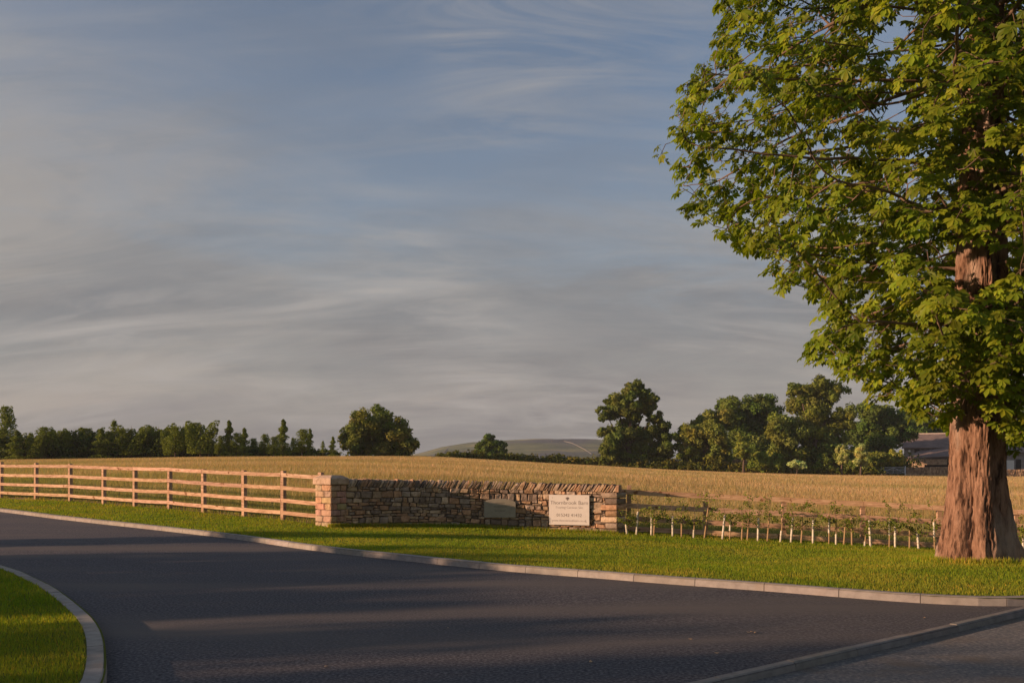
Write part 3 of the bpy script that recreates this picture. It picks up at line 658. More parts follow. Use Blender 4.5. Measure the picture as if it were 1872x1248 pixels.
def crown_points(blobs, n_total, sub=.36, subs=16, hole=0.0):
    """blobs: (x,y,z,rx,ry,rz). clumps on each blob's surface, leaves on the clumps"""
    cl = []; 
    for (x, y, z, rx, ry, rz) in blobs:
        for _ in range(subs):
            d = rng.normal(size=3); d /= np.linalg.norm(d); q = rng.uniform(.3, .95); r = sub*rng.uniform(.7, 1.25)
            cl.append((x+d[0]*rx*q, y+d[1]*ry*q, z+d[2]*rz*q, rx*r, ry*r, rz*r*.85))
    cl = np.array(cl)
    if hole: cl = cl[rng.uniform(0, 1, len(cl)) > hole]
    wgt = cl[:, 3]*cl[:, 5]; idx = rng.choice(len(cl), n_total, p=wgt/wgt.sum()); d = rng.normal(size=(n_total, 3)); d /= np.linalg.norm(d, axis=1)[:, None]
    q = (rng.uniform(.5, 1.12, n_total)+np.abs(rng.normal(0, .16, n_total)))[:, None]; c = cl[idx]
    return c[:, :3]+d*c[:, 3:6]*q, d, idx, len(cl)
def tree_from_px(name, blobs, d, base_py, n, leaf, label, cat='tree', hue=(1, 1, 1), group=None, depth=1.0, trunk=True, sub=.30, subs=30, hole=0, tr=None, trunk_px=None):
    """blobs (px,py,rpx[,ry]) drawn at distance d, each with real depth"""
    bx = np.mean([b[0] for b in blobs]) if trunk_px is None else trunk_px
    base = P(bx, base_py, d); base.z = Tz(base.x, base.y)
    n = int(n*2.0); leaf *= .85; hue = tuple(np.array(hue)*1.6)
    root = empty(name, base, label, cat, group)
    B = []
    for b in blobs:
        b = (b[0], b[1], b[2]*(1.17 if 'wood' in label or 'barn' in label else 1.1))+tuple(b[3:])
        p = P(b[0], b[1], d+random.uniform(-.6, .6)*b[2]*d/FPX*depth)-base; r = b[2]*d/FPX; rz = (b[3] if len(b) > 3 else b[2])*d/FPX; B.append((p.x, p.y, p.z, r, r*depth*1.1, rz))
    pts_, nr, idx, nc_ = crown_points(B, n, sub, subs, hole)
    ct = rng.uniform(.8, 1.25, (nc_, 1))*np.array(hue)*np.column_stack([rng.uniform(.85, 1.2, nc_), np.ones(nc_), rng.uniform(.8, 1.2, nc_)])
    t_ = ct[idx]*rng.uniform(.8, 1.2, (n, 1)); k = pts_[:, 2] > -.3; 
    V, F, t_ = leafcloud(pts_[k], leaf*rng.uniform(.6, 1.3, k.sum()), t_[k], nr[k])
    mobj('crown', npmesh('crown', V, [F], t_), M['foliage'], root)
    if trunk:
        mb = MB(); top = max(b[2] for b in B); w = tr or top*.035
        mb.tube([(0, 0, -.3), (0, 0, top*.25), (.02*top, 0, top*.55)], [w*1.3, w, w*.5], 8)
        for b in B[:7]:
            st = Vector((0, 0, top*random.uniform(.18, .45))); en = Vector(b[:3]); mb.tube([st, st.lerp(en, .5)+Vector((0, 0, -.04*top)), en], [w*.5, w*.32, w*.1], 5)
        mb.build('trunk', M['wood'], root, smooth=True)
    return root
tree_from_px('broadleaf_tree', [(665, 774, 31), (697, 770, 27), (650, 792, 26), (722, 792, 27), (746, 814, 20), (690, 800, 34), (658, 816, 27), (735, 820, 24), (700, 820, 25)], 120, 833, 15000, .5,
             'large rounded broadleaf tree standing alone on the field crest', hue=(.95, .85, .8))
tree_from_px('broadleaf_tree', [(895, 808, 15), (880, 820, 13), (912, 820, 15), (922, 829, 9), (895, 826, 16)], 190, 836, 5000, .55, 'small dark round tree in front of the distant moorland hill', hue=(.6, .72, .6))
tree_from_px('oak_tree', [(1157, 722, 23), (1127, 737, 21), (1108, 756, 15), (1186, 735, 21), (1150, 752, 25), (1195, 762, 15), (1120, 800, 24), (1150, 792, 28), (1188, 798, 25), (1212, 783, 16), (1222, 808, 18), (1110, 824, 19), (1168, 824, 26), (1205, 828, 22), (1130, 828, 22)],
             150, 850, 24000, .6, 'tall open-crowned oak with sky showing through it, right of the hill', hue=(.72, .72, .7), sub=.29, hole=.16, trunk_px=1150)
tree_from_px('broadleaf_tree', [(1290, 775, 26), (1262, 798, 22), (1300, 800, 26), (1275, 824, 24), (1318, 765, 20), (1250, 824, 14), (1312, 828, 22)], 150, 856, 16000, .6, 'light green domed tree at the left end of the wood', hue=(1.2, 1.05, 1.0))
tree_from_px('broadleaf_tree', [(1340, 758, 27), (1375, 748, 27), (1407, 753, 27), (1350, 795, 38), (1400, 795, 38), (1325, 745, 17), (1380, 830, 34)], 170, 858, 18000, .65, 'dark broad tree filling the middle of the wood, behind the small golden tree', hue=(.62, .7, .62))
tree_from_px('broadleaf_tree', [(1490, 712, 23), (1522, 718, 21), (1462, 716, 17), (1480, 748, 33), (1438, 785, 31), (1500, 788, 38), (1540, 768, 24), (1440, 822, 32), (1490, 828, 34), (1530, 828, 28)], 145, 860, 24000, .6, 'tallest broad tree of the wood, mid green in the low sun', hue=(.95, .9, .85))
tree_from_px('broadleaf_tree', [(1590, 758, 23), (1620, 763, 24), (1600, 800, 32), (1570, 800, 24), (1642, 790, 26)], 165, 860, 13000, .6, 'dark tree with bluish leaves between the tallest tree and the barn', hue=(.58, .7, .66))
tree_from_px('broadleaf_tree', [(1662, 770, 22), (1690, 776, 22), (1722, 782, 26), (1690, 800, 26), (1730, 805, 26)], 200, 858, 11000, .7, 'dark tree rising behind the ridge of the barn roof', hue=(.6, .72, .66))
tree_from_px('broadleaf_tree', [(1790, 770, 30), (1840, 765, 30), (1890, 775, 30), (1850, 800, 30), (1930, 790, 30)], 215, 858, 9000, .8, 'dark tree behind the right wing of the farm, right of the chestnut trunk', hue=(.6, .72, .66))
tree_from_px('golden_tree', [(1357, 806, 11), (1355, 822, 13), (1366, 830, 10)], 140, 855, 2600, .4, 'small golden green tree standing before the dark wood', hue=(1.5, 1.3, 1.1))
tree_from_px('hawthorn', [(1537, 822, 9), (1540, 838, 11)], 138, 860, 2600, .35, 'cream flowering hawthorn, left one of the two beside the field gate', 'shrub', hue=(2.3, 1.9, 3.0))
tree_from_px('hawthorn', [(1575, 824, 11), (1572, 842, 13)], 136, 862, 3200, .35, 'cream flowering hawthorn, right one and the bigger of the two by the field gate', 'shrub', hue=(2.5, 2.0, 3.3))
tree_from_px('flowering_shrub', [(1446, 849, 9, 6), (1459, 846, 11, 7), (1466, 852, 8, 6)], 136, 858, 1500, .35, 'low shrub with white blossom at the foot of the tallest tree', 'shrub', hue=(3, 2.8, 6))
for px, py, r, hu, lb in ((1600, 838, 15, (1.1, 1, .9), 'green bush between the cream hawthorns and the gate'), (1555, 845, 14, (.9, .95, .9), 'green bush between the two cream hawthorns'),
                          (1637, 834, 13, (1.7, 1.35, 1.2), 'pale yellow-green bush at the left gable of the barn'), (1388, 843, 16, (1.15, 1.15, .9), 'bright green bush at the foot of the dark wood'),
                          (1420, 845, 14, (1.05, 1.05, .9), 'green bush just left of the white-blossomed shrub'), (1505, 845, 15, (.95, 1, .9), 'green bush right of the white-blossomed shrub')):
    tree_from_px('bush', [(px, py, r), (px-r*.5, py+6, r*.7), (px+r*.5, py+6, r*.7)], 142, 862, 2600, .42, lb, 'bush', hue=hu, trunk=False)
# field hedge along the crest
def hedge(name, line, n, leaf, label, hue, d_thick=1.2):
    """line: (px, py_top, py_base, d)"""
    p0 = P(line[0][0], line[0][2], line[0][3]); root = empty(name, p0, label, 'hedge')
    A_ = np.array(line, float); u = rng.uniform(A_[0, 0], A_[-1, 0], n//60); B = []
    for q in u:
        top, base, d = (np.interp(q, A_[:, 0], A_[:, k]) for k in (1, 2, 3)); s = d/FPX
        h_ = (base-top)*rng.uniform(.6, 1.15); p = P(q, base-h_*.5, d)-p0; B.append((p.x, p.y+rng.uniform(-.5, .5)*d_thick, p.z, h_*s*rng.uniform(.6, 1.0), d_thick*.8, h_*s*.55))
    pts_, nr, idx, nc_ = crown_points(B, n, .5, 4)
    ct = rng.uniform(.75, 1.3, (nc_, 1))*np.array(hue)*np.column_stack([rng.uniform(.85, 1.3, nc_), np.ones(nc_), np.ones(nc_)])
    V, F, t_ = leafcloud(pts_, leaf*rng.uniform(.6, 1.3, n), ct[idx], nr)
    mobj('foliage', npmesh('foliage', V, [F], t_), M['foliage'], root); return root
hedge('hedge', [(797, 828, 837, 140), (830, 824, 840, 145), (900, 828, 845, 148), (1000, 832, 850, 150), (1100, 836, 855, 150), (1200, 843, 861, 149), (1300, 846, 863, 148), (1400, 848, 866, 147), (1460, 850, 867, 146)],
      26000, .42, 'low green hedge along the far edge of the field below the hill and oak', (1.15, 1.0, .8))
hedge('hedge', [(1440, 846, 866, 144), (1500, 850, 867, 143), (1600, 850, 868, 142), (1612, 858, 868, 142)], 7000, .38, 'shrubby green hedge behind the far row of field posts', (1.1, 1.05, .85), 1.5)
hedge('hedge', [(1225, 835, 864, 158), (1300, 826, 866, 158), (1420, 830, 867, 158), (1560, 822, 868, 158), (1655, 826, 868, 158)], 16000, .5, 'dark undergrowth along the foot of the wood behind the field', (.75, .8, .65), 2)
hedge('hedge', [(-60, 800, 842, 119), (100, 800, 840, 119), (250, 800, 839, 120), (380, 803, 837, 121), (400, 815, 837, 121), (480, 816, 836, 122), (620, 824, 835, 123)], 40000, .5, 'dark thick undergrowth beneath the row of young trees at left', (.6, .68, .6), 3)
# ---------------------------------------------------------------- row of young trees at left (prototypes, then copies)
def young_mesh(kind, n):
    if kind == 'birch':   # feathery upright cone
        zz = rng.uniform(.06, 1, n)**.85; rr = .22*(1-zz)**.75*(.6+.4*np.sin(zz*30+rng.uniform(0, 6)))+.03; a = rng.uniform(0, 6.28, n); q = rng.uniform(.2, 1.15, n)
        Pn = np.column_stack([np.cos(a)*rr*q+.02*np.sin(zz*9), np.sin(a)*rr*q, zz-.05*q])
    elif kind == 'ash':   # loose rounded
        pts_, _, _, _ = crown_points([(0, 0, .62, .22, .22, .3), (.08, 0, .4, .24, .2, .22), (-.1, .02, .35, .2, .2, .2), (.03, 0, .85, .12, .12, .15)], n, .4, 12); Pn = pts_
    elif kind == 'willow':  # wind-blown, several leaders
        Pn = []
        for q in range(9):
            ox = rng.uniform(-.22, .22); top = rng.uniform(.75, 1.0); m_ = n//9; zz = rng.uniform(.1, 1, m_)**.8*top; rr = .11*(1-zz/top)**.6+.02; a = rng.uniform(0, 6.28, m_)
            Pn.append(np.column_stack([ox*zz*1.4+np.cos(a)*rr+.06*zz*zz, rng.uniform(-.1, .1)+np.sin(a)*rr, zz]))
        Pn = np.vstack(Pn)
    else:  # spindly with tiers
        tiers = rng.choice([.35, .45, .53, .62, .7, .79, .88, .95], n); rr = .25*(1.06-tiers)**.8*rng.uniform(0, 1.1, n); a = rng.choice(np.linspace(0, 6.28, 8), n)+rng.normal(0, .2, n)
        Pn = np.column_stack([np.cos(a)*rr, np.sin(a)*rr, tiers+rr*.15+rng.normal(0, .022, n)])
    t_ = rng.uniform(.75, 1.25, (len(Pn), 1))*np.array([1.9, 1.75, 1.3])
    V, F, t_ = leafcloud(Pn, .04*rng.uniform(.5, 1.3, len(Pn)), t_); crown = npmesh('crown', V, [F], t_); crown.materials.append(M['foliage'])
    mb = MB(); mb.tube([(0, 0, -.08), (.005, 0, .5), (0, 0, .96)], [.014, .009, .002], 6)
    for q in range(8):
        a = random.uniform(0, 6.28); z_ = random.uniform(.2, .8); mb.tube([(0, 0, z_), (.14*math.cos(a)*(1.05-z_), .14*math.sin(a)*(1.05-z_), z_+.08)], [.005, .001], 4)
    me = bpy.data.meshes.new('trunk'); me.from_pydata([tuple(v) for v in mb.v], [], mb.f); me.materials.append(M['wood']); return crown, me
protos = {k: young_mesh(k, n_) for k, n_ in (('birch', 3400), ('ash', 4200), ('willow', 4200), ('spindly', 1500))}
row = [(8, 772, 'ash'), (30, 786, 'birch'), (55, 792, 'spindly'), (80, 779, 'ash'), (96, 784, 'birch'), (112, 786, 'ash'), (135, 782, 'willow'), (150, 781, 'ash'), (165, 780, 'willow'), (184, 782, 'birch'), (208, 769, 'spindly'), (224, 782, 'ash'),
       (240, 776, 'willow'), (258, 780, 'birch'), (275, 779, 'ash'), (290, 777, 'willow'), (305, 780, 'birch'), (320, 778, 'ash'), (335, 772, 'willow'), (352, 771, 'ash'), (366, 768, 'willow'), (388, 812, 'spindly'),
       (402, 795, 'ash'), (418, 767, 'birch'), (432, 790, 'ash'), (446, 781, 'birch'), (462, 800, 'ash'), (483, 792, 'ash'), (500, 797, 'ash'), (517, 765, 'birch'), (535, 800, 'spindly'), (552, 783, 'ash'), (566, 782, 'birch'), (590, 806, 'spindly'), (608, 797, 'birch'),
       (20, 790, 'willow'), (66, 790, 'willow'), (124, 788, 'birch'), (197, 787, 'ash'), (312, 785, 'willow')]
special = {8: 'dense dark tree at the extreme left end of the tree row', 208: 'spindly tree with tiered branches poking above the left half of the row', 388: 'tiny spindly sapling in the first gap of the tree row', 366: 'feathery wind-blown tree at the right end of the dense part of the row', 418: 'tall narrow birch just right of the first gap in the row',
           446: 'pointed birch right of the tall narrow birch after the gap', 517: 'tallest slender birch of the thinning right end of the row', 535: 'spindly low tree just right of the tallest slender birch', 552: 'yellow-green bushy tree, left of a touching pair near the row end', 566: 'pointed tree, right of a touching pair near the row end', 590: 'low spindly tree in the gap left of the last birch',
           608: 'last small birch of the row, beside the large rounded tree', 483: 'low round tree left of the tallest slender birch', 500: 'low round tree touching the tallest slender birch', 402: 'low round tree at the foot of the tall narrow birch', 432: 'low round tree between the two birches after the gap', 462: 'low round tree in the second gap of the row', 352: 'round tree just left of the wind-blown one at the end of the dense part'}
knd = {'birch': ('birch_tree', 'narrow pointed young birch within the dense left part of the field-edge row'), 'ash': ('young_tree', 'rounded bushy young tree within the dense left part of the field-edge row'),
       'willow': ('willow_tree', 'feathery many-stemmed young tree within the dense left part of the field-edge row'), 'spindly': ('spindly_tree', 'thin see-through young tree within the dense left part of the row')}
for i, (px, py, kd) in enumerate(row):
    d = 116+rng.uniform(-3, 5); x = X(px, d); z = Tz(x, d); hgt = EYE+(HOR-py)*d/FPX-z
    nm, lb = knd[kd]; o_ = empty(nm, (x, d, z), special.get(px, lb), 'tree', 'young trees in the row along the field edge', rz=random.uniform(-.6, .6))
    k_ = random.uniform(1.25, 1.9) if kd != 'spindly' and px < 380 else random.uniform(.95, 1.35); o_.scale = (hgt*k_, hgt*k_, hgt)
    if px == 8: o_.scale = (hgt*1.3, hgt*1.3, hgt*1.45)
    for nm2, me in zip(('crown', 'trunk'), protos[kd]):
        c = bpy.data.objects.new(nm2, me); COL.objects.link(c); c.parent = o_

# ---------------------------------------------------------------- farm beyond the field
ft = Tz(X(1700, 180), 180)
barn = empty('stone_barn', (X(1657, 180), 180, ft), 'long old stone barn with brown slate roof left of the chestnut trunk', 'barn', rz=R(-27))
def rel(px, py, d, o_): return P(px, py, d)-o_.location
o_ = barn
x0, x1 = X(1653, 180)-barn.location.x, X(1800, 180)-barn.location.x; ez = P(0, 817, 180).z-ft; rz_ = P(0, 795, 187).z-ft; dep = 13
mb = MB(); mb.add([(x0, 0, -1), (x1, 0, -1), (x1, dep, -1), (x0, dep, -1), (x0, 0, ez), (x1, 0, ez), (x1, dep, ez), (x0, dep, ez), (x0, dep/2, rz_-.1), (x1, dep/2, rz_-.1)],
                  [(0, 1, 5, 4), (2, 3, 7, 6), (0, 4, 8, 7, 3), (1, 2, 6, 9, 5)]); mb.build('wall', M['barnwall'], barn)
mb = MB()
def slab(mb, q, th=.18):
    q = [Vector(v) for v in q]; n_ = (q[1]-q[0]).cross(q[3]-q[0]).normalized()*th; mb.add(q+[v+n_ for v in q], [(3, 2, 1, 0), (4, 5, 6, 7), (0, 1, 5, 4), (1, 2, 6, 5), (2, 3, 7, 6), (3, 0, 4, 7)])
slab(mb, [(x0-.4, -.5, ez-.3), (x1+.4, -.5, ez-.3), (x1+.4, dep/2, rz_), (x0-.4, dep/2, rz_)]); slab(mb, [(x0-.4, dep/2, rz_), (x1+.4, dep/2, rz_), (x1+.4, dep+.5, ez-.3), (x0-.4, dep+.5, ez-.3)])
mb.build('roof', M['slate'], barn)
mb = MB(); mb.beam((x0-.4, dep/2, rz_+.22), (x1+.4, dep/2, rz_+.22), .35, .22, (1.4, 1.3, 1.2)); mb.build('ridge_tiles', M['kerb'], barn)
for (a, b, c, d_) in ((1670.5, 1679, 821, 831.5), (1700, 1706, 819, 823)):
    p = rel(a, d_, 180, barn); q = rel(b, c, 180, barn); mb = MB(); mb.box(((p.x+q.x)/2, -.01, (p.z+q.z)/2), (q.x-p.x, .25, q.z-p.z)); w_ = mb.build('window', M['dark'], barn)
    mb = MB(); mb.box(((p.x+q.x)/2, -.10, p.z-.08), (q.x-p.x+.3, .3, .16)); mb.build('sill', M['barnwall'], w_)
p = rel(1662, 824, 180, barn); mb = MB(); mb.tube([(p.x, -.02, p.z), (p.x, -.25, p.z)], .22, 12); mb.build('floodlight', M['white'], barn)
# lean-to in front
a = rel(1691, 836, 174, barn); 
lx0 = rel(1688, 840, 173, barn).x; lx1 = rel(1790, 840, 173, barn).x
lz = rel(0, 839, 172, barn).z; lz2 = rel(0, 824, 180, barn).z
mb = MB(); slab(mb, [(lx0-.2, -8, lz), (lx1, -8, lz+.6), (lx1, -.02, lz2+1.0), (lx0+2.2, -.02, lz2-.1)], .16); mb.build('lean_to_roof', M['slate'], barn)
mb = MB(); mb.box(((lx0+lx0+3.4)/2, -7.7, (lz-2)/2), (3.4, .4, lz+2)); mb.box(((lx0+5.4), -7.7, lz-.55), (4.0-2*.0, .38, 1.1)); mb.build('lean_to_wall', M['farwall'], barn)
mb = MB(); mb.box(((lx0+3.4+lx1)/2, -6.9, (lz-2)/2), (lx1-lx0-3.5, .3, lz+2-.1)); mb.build('opening', M['dark'], barn)
# right wing
wing = empty('farm_building', (X(1845, 176), 176, ft), 'low farm building with dark roof and white door, right of the chestnut trunk', 'farm building')
wx0, wx1 = X(1815, 176)-wing.location.x, X(2080, 176)-wing.location.x; we = rel(0, 826, 176, wing).z; wr = rel(0, 806, 182, wing).z
mb = MB(); mb.add([(wx0, 0, -1), (wx1, 0, -1), (wx1, 11, -1), (wx0, 11, -1), (wx0, 0, we), (wx1, 0, we), (wx1, 11, we), (wx0, 11, we), (wx0, 5.5, wr-.1), (wx1, 5.5, wr-.1)], [(0, 1, 5, 4), (2, 3, 7, 6), (0, 4, 8, 7, 3), (1, 2, 6, 9, 5)]); mb.build('wall', M['barnwall'], wing)
mb = MB(); slab(mb, [(wx0-.3, -.5, we-.2), (wx1+.3, -.5, we-.2), (wx1+.3, 5.5, wr), (wx0-.3, 5.5, wr)]); slab(mb, [(wx0-.3, 5.5, wr), (wx1+.3, 5.5, wr), (wx1+.3, 11.5, we-.2), (wx0-.3, 11.5, we-.2)]); mb.build('roof', M['slate'], wing)
p = rel(1840, 858, 176, wing); q = rel(1853, 841, 176, wing); mb = MB(); mb.box(((p.x+q.x)/2, -.06, (p.z+q.z)/2), (q.x-p.x, .2, q.z-p.z)); mb.build('white_door', M['white'], wing)
p = rel(1857, 860, 176, wing); q = rel(1866, 839, 176, wing); mb = MB(); mb.box(((p.x+q.x)/2, -.05, (p.z+q.z)/2), (q.x-p.x, .16, q.z-p.z)); mb.build('doorway', M['dark'], wing)
# shed
shd = empty('shed', (X(1628, 162), 162, Tz(X(1640, 162), 162)), 'low grey-roofed shed behind the field gate', 'shed')
sx1 = X(1660, 162)-shd.location.x; s1 = rel(0, 846, 162, shd).z; s2 = rel(0, 839, 165, shd).z
mb = MB(); mb.add([(0, 0, -1), (sx1, 0, -1), (sx1, 4, -1), (0, 4, -1), (0, 0, s1), (sx1, 0, s1), (sx1, 4, s2-.1), (0, 4, s2-.1)], [(0, 1, 5, 4), (1, 2, 6, 5), (2, 3, 7, 6), (3, 0, 4, 7)]); mb.build('wall', M['farwall'], shd)
mb = MB(); slab(mb, [(-.2, -.3, s1), (sx1+.2, -.3, s1), (sx1+.2, 4.3, s2), (-.2, 4.3, s2)], .14); mb.build('roof', M['slate'], shd)
mb = MB(); mb.box((sx1*.72, -.02, s1*.3), (sx1*.5, .16, s1*.8)); mb.build('opening', M['dark'], shd)
# low field walls
def lowwall(line, d, th, label, top_j=.12):
    """line (px, top, base)"""
    p0 = P(line[0][0], line[0][2], d); root_mb = MB(); A_ = np.array(line, float); xs = np.arange(A_[0, 0], A_[-1, 0], 2.2)
    for q in xs:
        tp, bs = np.interp(q, A_[:, 0], A_[:, 1]), np.interp(q, A_[:, 0], A_[:, 2]); a = P(q, tp, d)-p0; b = P(q+2.2, bs, d)-p0; z_ = b.z-.6
        nrow = 4
        for r_ in range(nrow):
            za = z_+(a.z-z_)*r_/nrow; zb2 = z_+(a.z-z_)*(r_+1)/nrow; k = random.uniform(.65, 1.35)
            root_mb.box(((a.x+b.x)/2+random.uniform(-.03, .03), random.uniform(-.06, .06), (za+zb2)/2), ((b.x-a.x)*random.uniform(.95, 1.0), th, (zb2-za)*.97), tint=(k, k*.95, k*.9), jit=.04)
    o_ = root_mb.build('stone_wall', M['farwall']); o_.location = p0; return meta(o_, label, 'wall')
lowwall([(1655, 854, 868), (1730, 853, 869), (1840, 858, 870), (1960, 858, 870)], 150, .5, 'distant low drystone wall along the field edge in front of the barn')
lowwall([(1203, 838, 856), (1228, 839, 856), (1242, 843, 856)], 153, .5, 'small piece of pinkish stone wall right of the oak, behind the hedge')
lowwall([(1322, 844, 860), (1345, 839, 860), (1367, 841, 860)], 152, .5, 'small piece of pale stone wall below the small golden tree')
# field gate
gp = (X(1610.5, 149), 149); gz_ = P(0, 866, 149).z; gt = empty('field_gate', (gp[0], gp[1], gz_), 'pale grey metal five-bar gate at the far side of the field', 'gate')
gw = X(1655, 149)-gp[0]; gh = 1.15
for x_ in (0, gw): mb = MB(); mb.tube([(x_, 0, -.4), (x_, 0, gh+.2)], .09, 8); mb.build('gate_post', M['gate'], gt)
mb = MB()
for k_ in range(5): z_ = .18+k_*(gh-.2)/4; mb.tube([(.15, 0, z_), (gw-.15, 0, z_)], .03, 6)
for x_ in (.15, gw/2, gw-.15): mb.tube([(x_, 0, .15), (x_, 0, gh)], .03, 6)
mb.build('gate_bars', M['gate'], gt)
for a, b in ((.2, gw/2), (gw-.2, gw/2)): mb = MB(); mb.tube([(a, -.04, .2), (b, -.04, gh-.05)], .03, 6); mb.build('brace', M['gate'], gt)
ff_ = empty('field_fence', (X(1446, 143), 143, P(0, 866, 143).z), 'far row of short wooden posts with wire, left of the gate', 'fence')
fo = ff_.location; tops = []
for px in (1446, 1456, 1479, 1501, 1525.5, 1550.5, 1583.6, 1604):
    p = Vector((X(px, 143), 143, P(0, np.interp(px, [1446, 1604], [865, 867]), 143).z))-fo; mb = MB(); mb.box((p.x, 0, p.z+.4), (.17, .17, 1.3), jit=.01); mb.build('post', M['cane'], ff_); tops.append(p)
mb = MB()
for hh in (.4, .75, .98): mb.tube([p+Vector((0, -.09, hh)) for p in tops], .008, 4)
mb.build('wire', M['gate'], ff_)
# ---------------------------------------------------------------- distant hill
hx = np.linspace(300, 2400, 150); prof_x = [300, 700, 773, 808, 862, 929, 977, 1010, 1087, 1150, 1230, 1350, 1600, 2400]; prof_y = [862, 842, 827, 818, 809.5, 806, 803.5, 803, 805.5, 813, 838, 852, 856, 858]
V = []; nr_ = 26
for px in hx:
    top = np.interp(px, prof_x, prof_y)
    for k_ in range(nr_):
        u = k_/(nr_-1); d = 900+800*u; zt = EYE+(HOR-top)*1500/FPX; base_z = -6
        sh_ = math.sin(min(1, u/.75)*math.pi/2)**1.3 if u < .75 else 1-(u-.75)*.8
        x_ = X(px, d); V.append((x_, d, base_z+(zt-base_z)*sh_+mnoise.noise((x_*.01, d*.012, 0))*5*min(1, u*3)*(.35 if u > .6 else 1)))
F = [(i*nr_+j, (i+1)*nr_+j, (i+1)*nr_+j+1, i*nr_+j+1) for i in range(len(hx)-1) for j in range(nr_-1)]
hill = mobj('hill', npmesh('hill', V, [F], smooth=True), M['moor']); meta(hill, kind='structure')
from mathutils.bvhtree import BVHTree
bv = BVHTree.FromPolygons([tuple(v) for v in V], F)
def onhill(px, py):
    d = (P(px, py, 1)-Vector((0, 0, EYE))).normalized(); h_ = bv.ray_cast(Vector((0, 0, EYE)), d); return h_[0] if h_[0] else None
for ln, lb, w in (([(1008, 807), (1030, 806.5), (1046, 810), (1056, 815), (1070, 822), (1081, 830)], 'pale drystone wall zigzagging down the right flank of the distant hill', 1.6),
                  ([(823, 816), (817, 821), (811, 827)], 'dark drystone wall climbing the left shoulder of the distant hill', 1.6)):
    q = [onhill(*p) for p in ln]; q = [p for p in q if p]
    if len(q) > 1:
        o0 = q[0].copy(); mb = MB()
        for a, b in zip(q[:-1], q[1:]): mb.beam(a-o0+Vector((0, 0, .5)), b-o0+Vector((0, 0, .5)), 1.0, w*.4)
        w_ = mb.build('hillside_wall', M['hillwall'] if 'pale' in lb else M['mortar']); w_.location = o0; meta(w_, lb, 'wall')

# ---------------------------------------------------------------- thin evening haze
hz = MB(); hz.box((0, 850, 60), (4600, 2300, 180)); hzo = hz.build('haze', None); meta(hzo, 'thin evening haze over the fields', kind='stuff')
hm = bpy.data.materials.new('haze'); hm.use_nodes = True; ht = hm.node_tree; ht.nodes.remove(ht.nodes['Principled BSDF'])
pv = ht.nodes.new('ShaderNodeVolumePrincipled'); pv.inputs['Color'].default_value = (.8, .9, 1, 1); pv.inputs['Density'].default_value = .00017; pv.inputs['Anisotropy'].default_value = 0
ht.links.new(pv.outputs[0], ht.nodes['Material Output'].inputs['Volume']); hzo.data.materials.append(hm)
# ---------------------------------------------------------------- staked saplings
Z5 = [((145, 635), (130, 510), 'spiral', 1.3), ((240, 635), (255, 405), 'tube', 1.3), ((390, 655), (393, 450), 'tube', 1.2), ((410, 650), (422, 480), 'cane', .9), ((605, 650), (605, 450), 'tube', 1.5), ((692, 660), (695, 450), 'cane', 1.3), ((815, 665), (822, 480), 'low', 1.4),
      ((915, 655), (960, 375), 'cane', 1.5), ((1105, 675), (1130, 440), 'tube', 1.1), ((1175, 680), (1188, 480), 'high', .9), ((1298, 680), (1303, 465), 'cane', 1.0), ((1350, 680), (1372, 415), 'cane', 1.4), ((1462, 690), (1472, 470), 'tube', 1.1), ((1552, 695), (1578, 405), 'cane', 1.0),
      ((1688, 710), (1710, 440), 'low', 1.2), ((1795, 720), (1812, 465), 'tube', 1.4)]
Z6 = [((240, 720), (262, 520), 'cane', 1.9), ((365, 722), (368, 490), 'tube', 1.2), ((523, 735), (525, 465), 'high', 1.3), ((597, 740), (603, 480), 'low', 1.0), ((670, 755), (685, 530), 'cane', 1.2), ((757, 745), (745, 470), 'cane', 1.0), ((885, 750), (895, 640), 'low', .3), ((945, 757), (925, 490), 'spiral', 1.5),
      ((1130, 772), (1140, 480), 'high', 1.1), ((1193, 780), (1185, 520), 'spiral', 1.7), ((1335, 790), (1343, 500), 'cane', 1.0), ((1428, 790), (1412, 595), 'spiral', 1.1), ((1590, 800), (1577, 490), 'high', 1.3)]
sap = [((1120+a[0]/5.506, 860+a[1]/5.506), (1120+b[0]/5.506, 860+b[1]/5.506), k, f) for a, b, k, f in Z5]+[((1420+a[0]/5.506, 860+a[1]/5.506), (1420+b[0]/5.506, 860+b[1]/5.506), k, f) for a, b, k, f in Z6]
sap += [((1857, 995), (1858.5, 960), 'tube', 1.2), ((1870.5, 1008), (1870, 982), 'spiral', 1.0), ((1890, 1010), (1892, 975), 'tube', 1.1)]
looks = {'spiral': 'banded white spiral guard', 'tube': 'full-length cream guard', 'cane': 'bare tan cane', 'low': 'tan cane with white guard at its foot', 'high': 'white guard on its upper half'}
order = ['first', 'second', 'third', 'fourth', 'fifth', 'sixth', 'seventh', 'eighth', 'ninth', 'tenth', 'eleventh', 'twelfth', 'thirteenth', 'fourteenth', 'fifteenth', 'sixteenth']
NL = len([s for s in sap if s[0][0] < 1720])
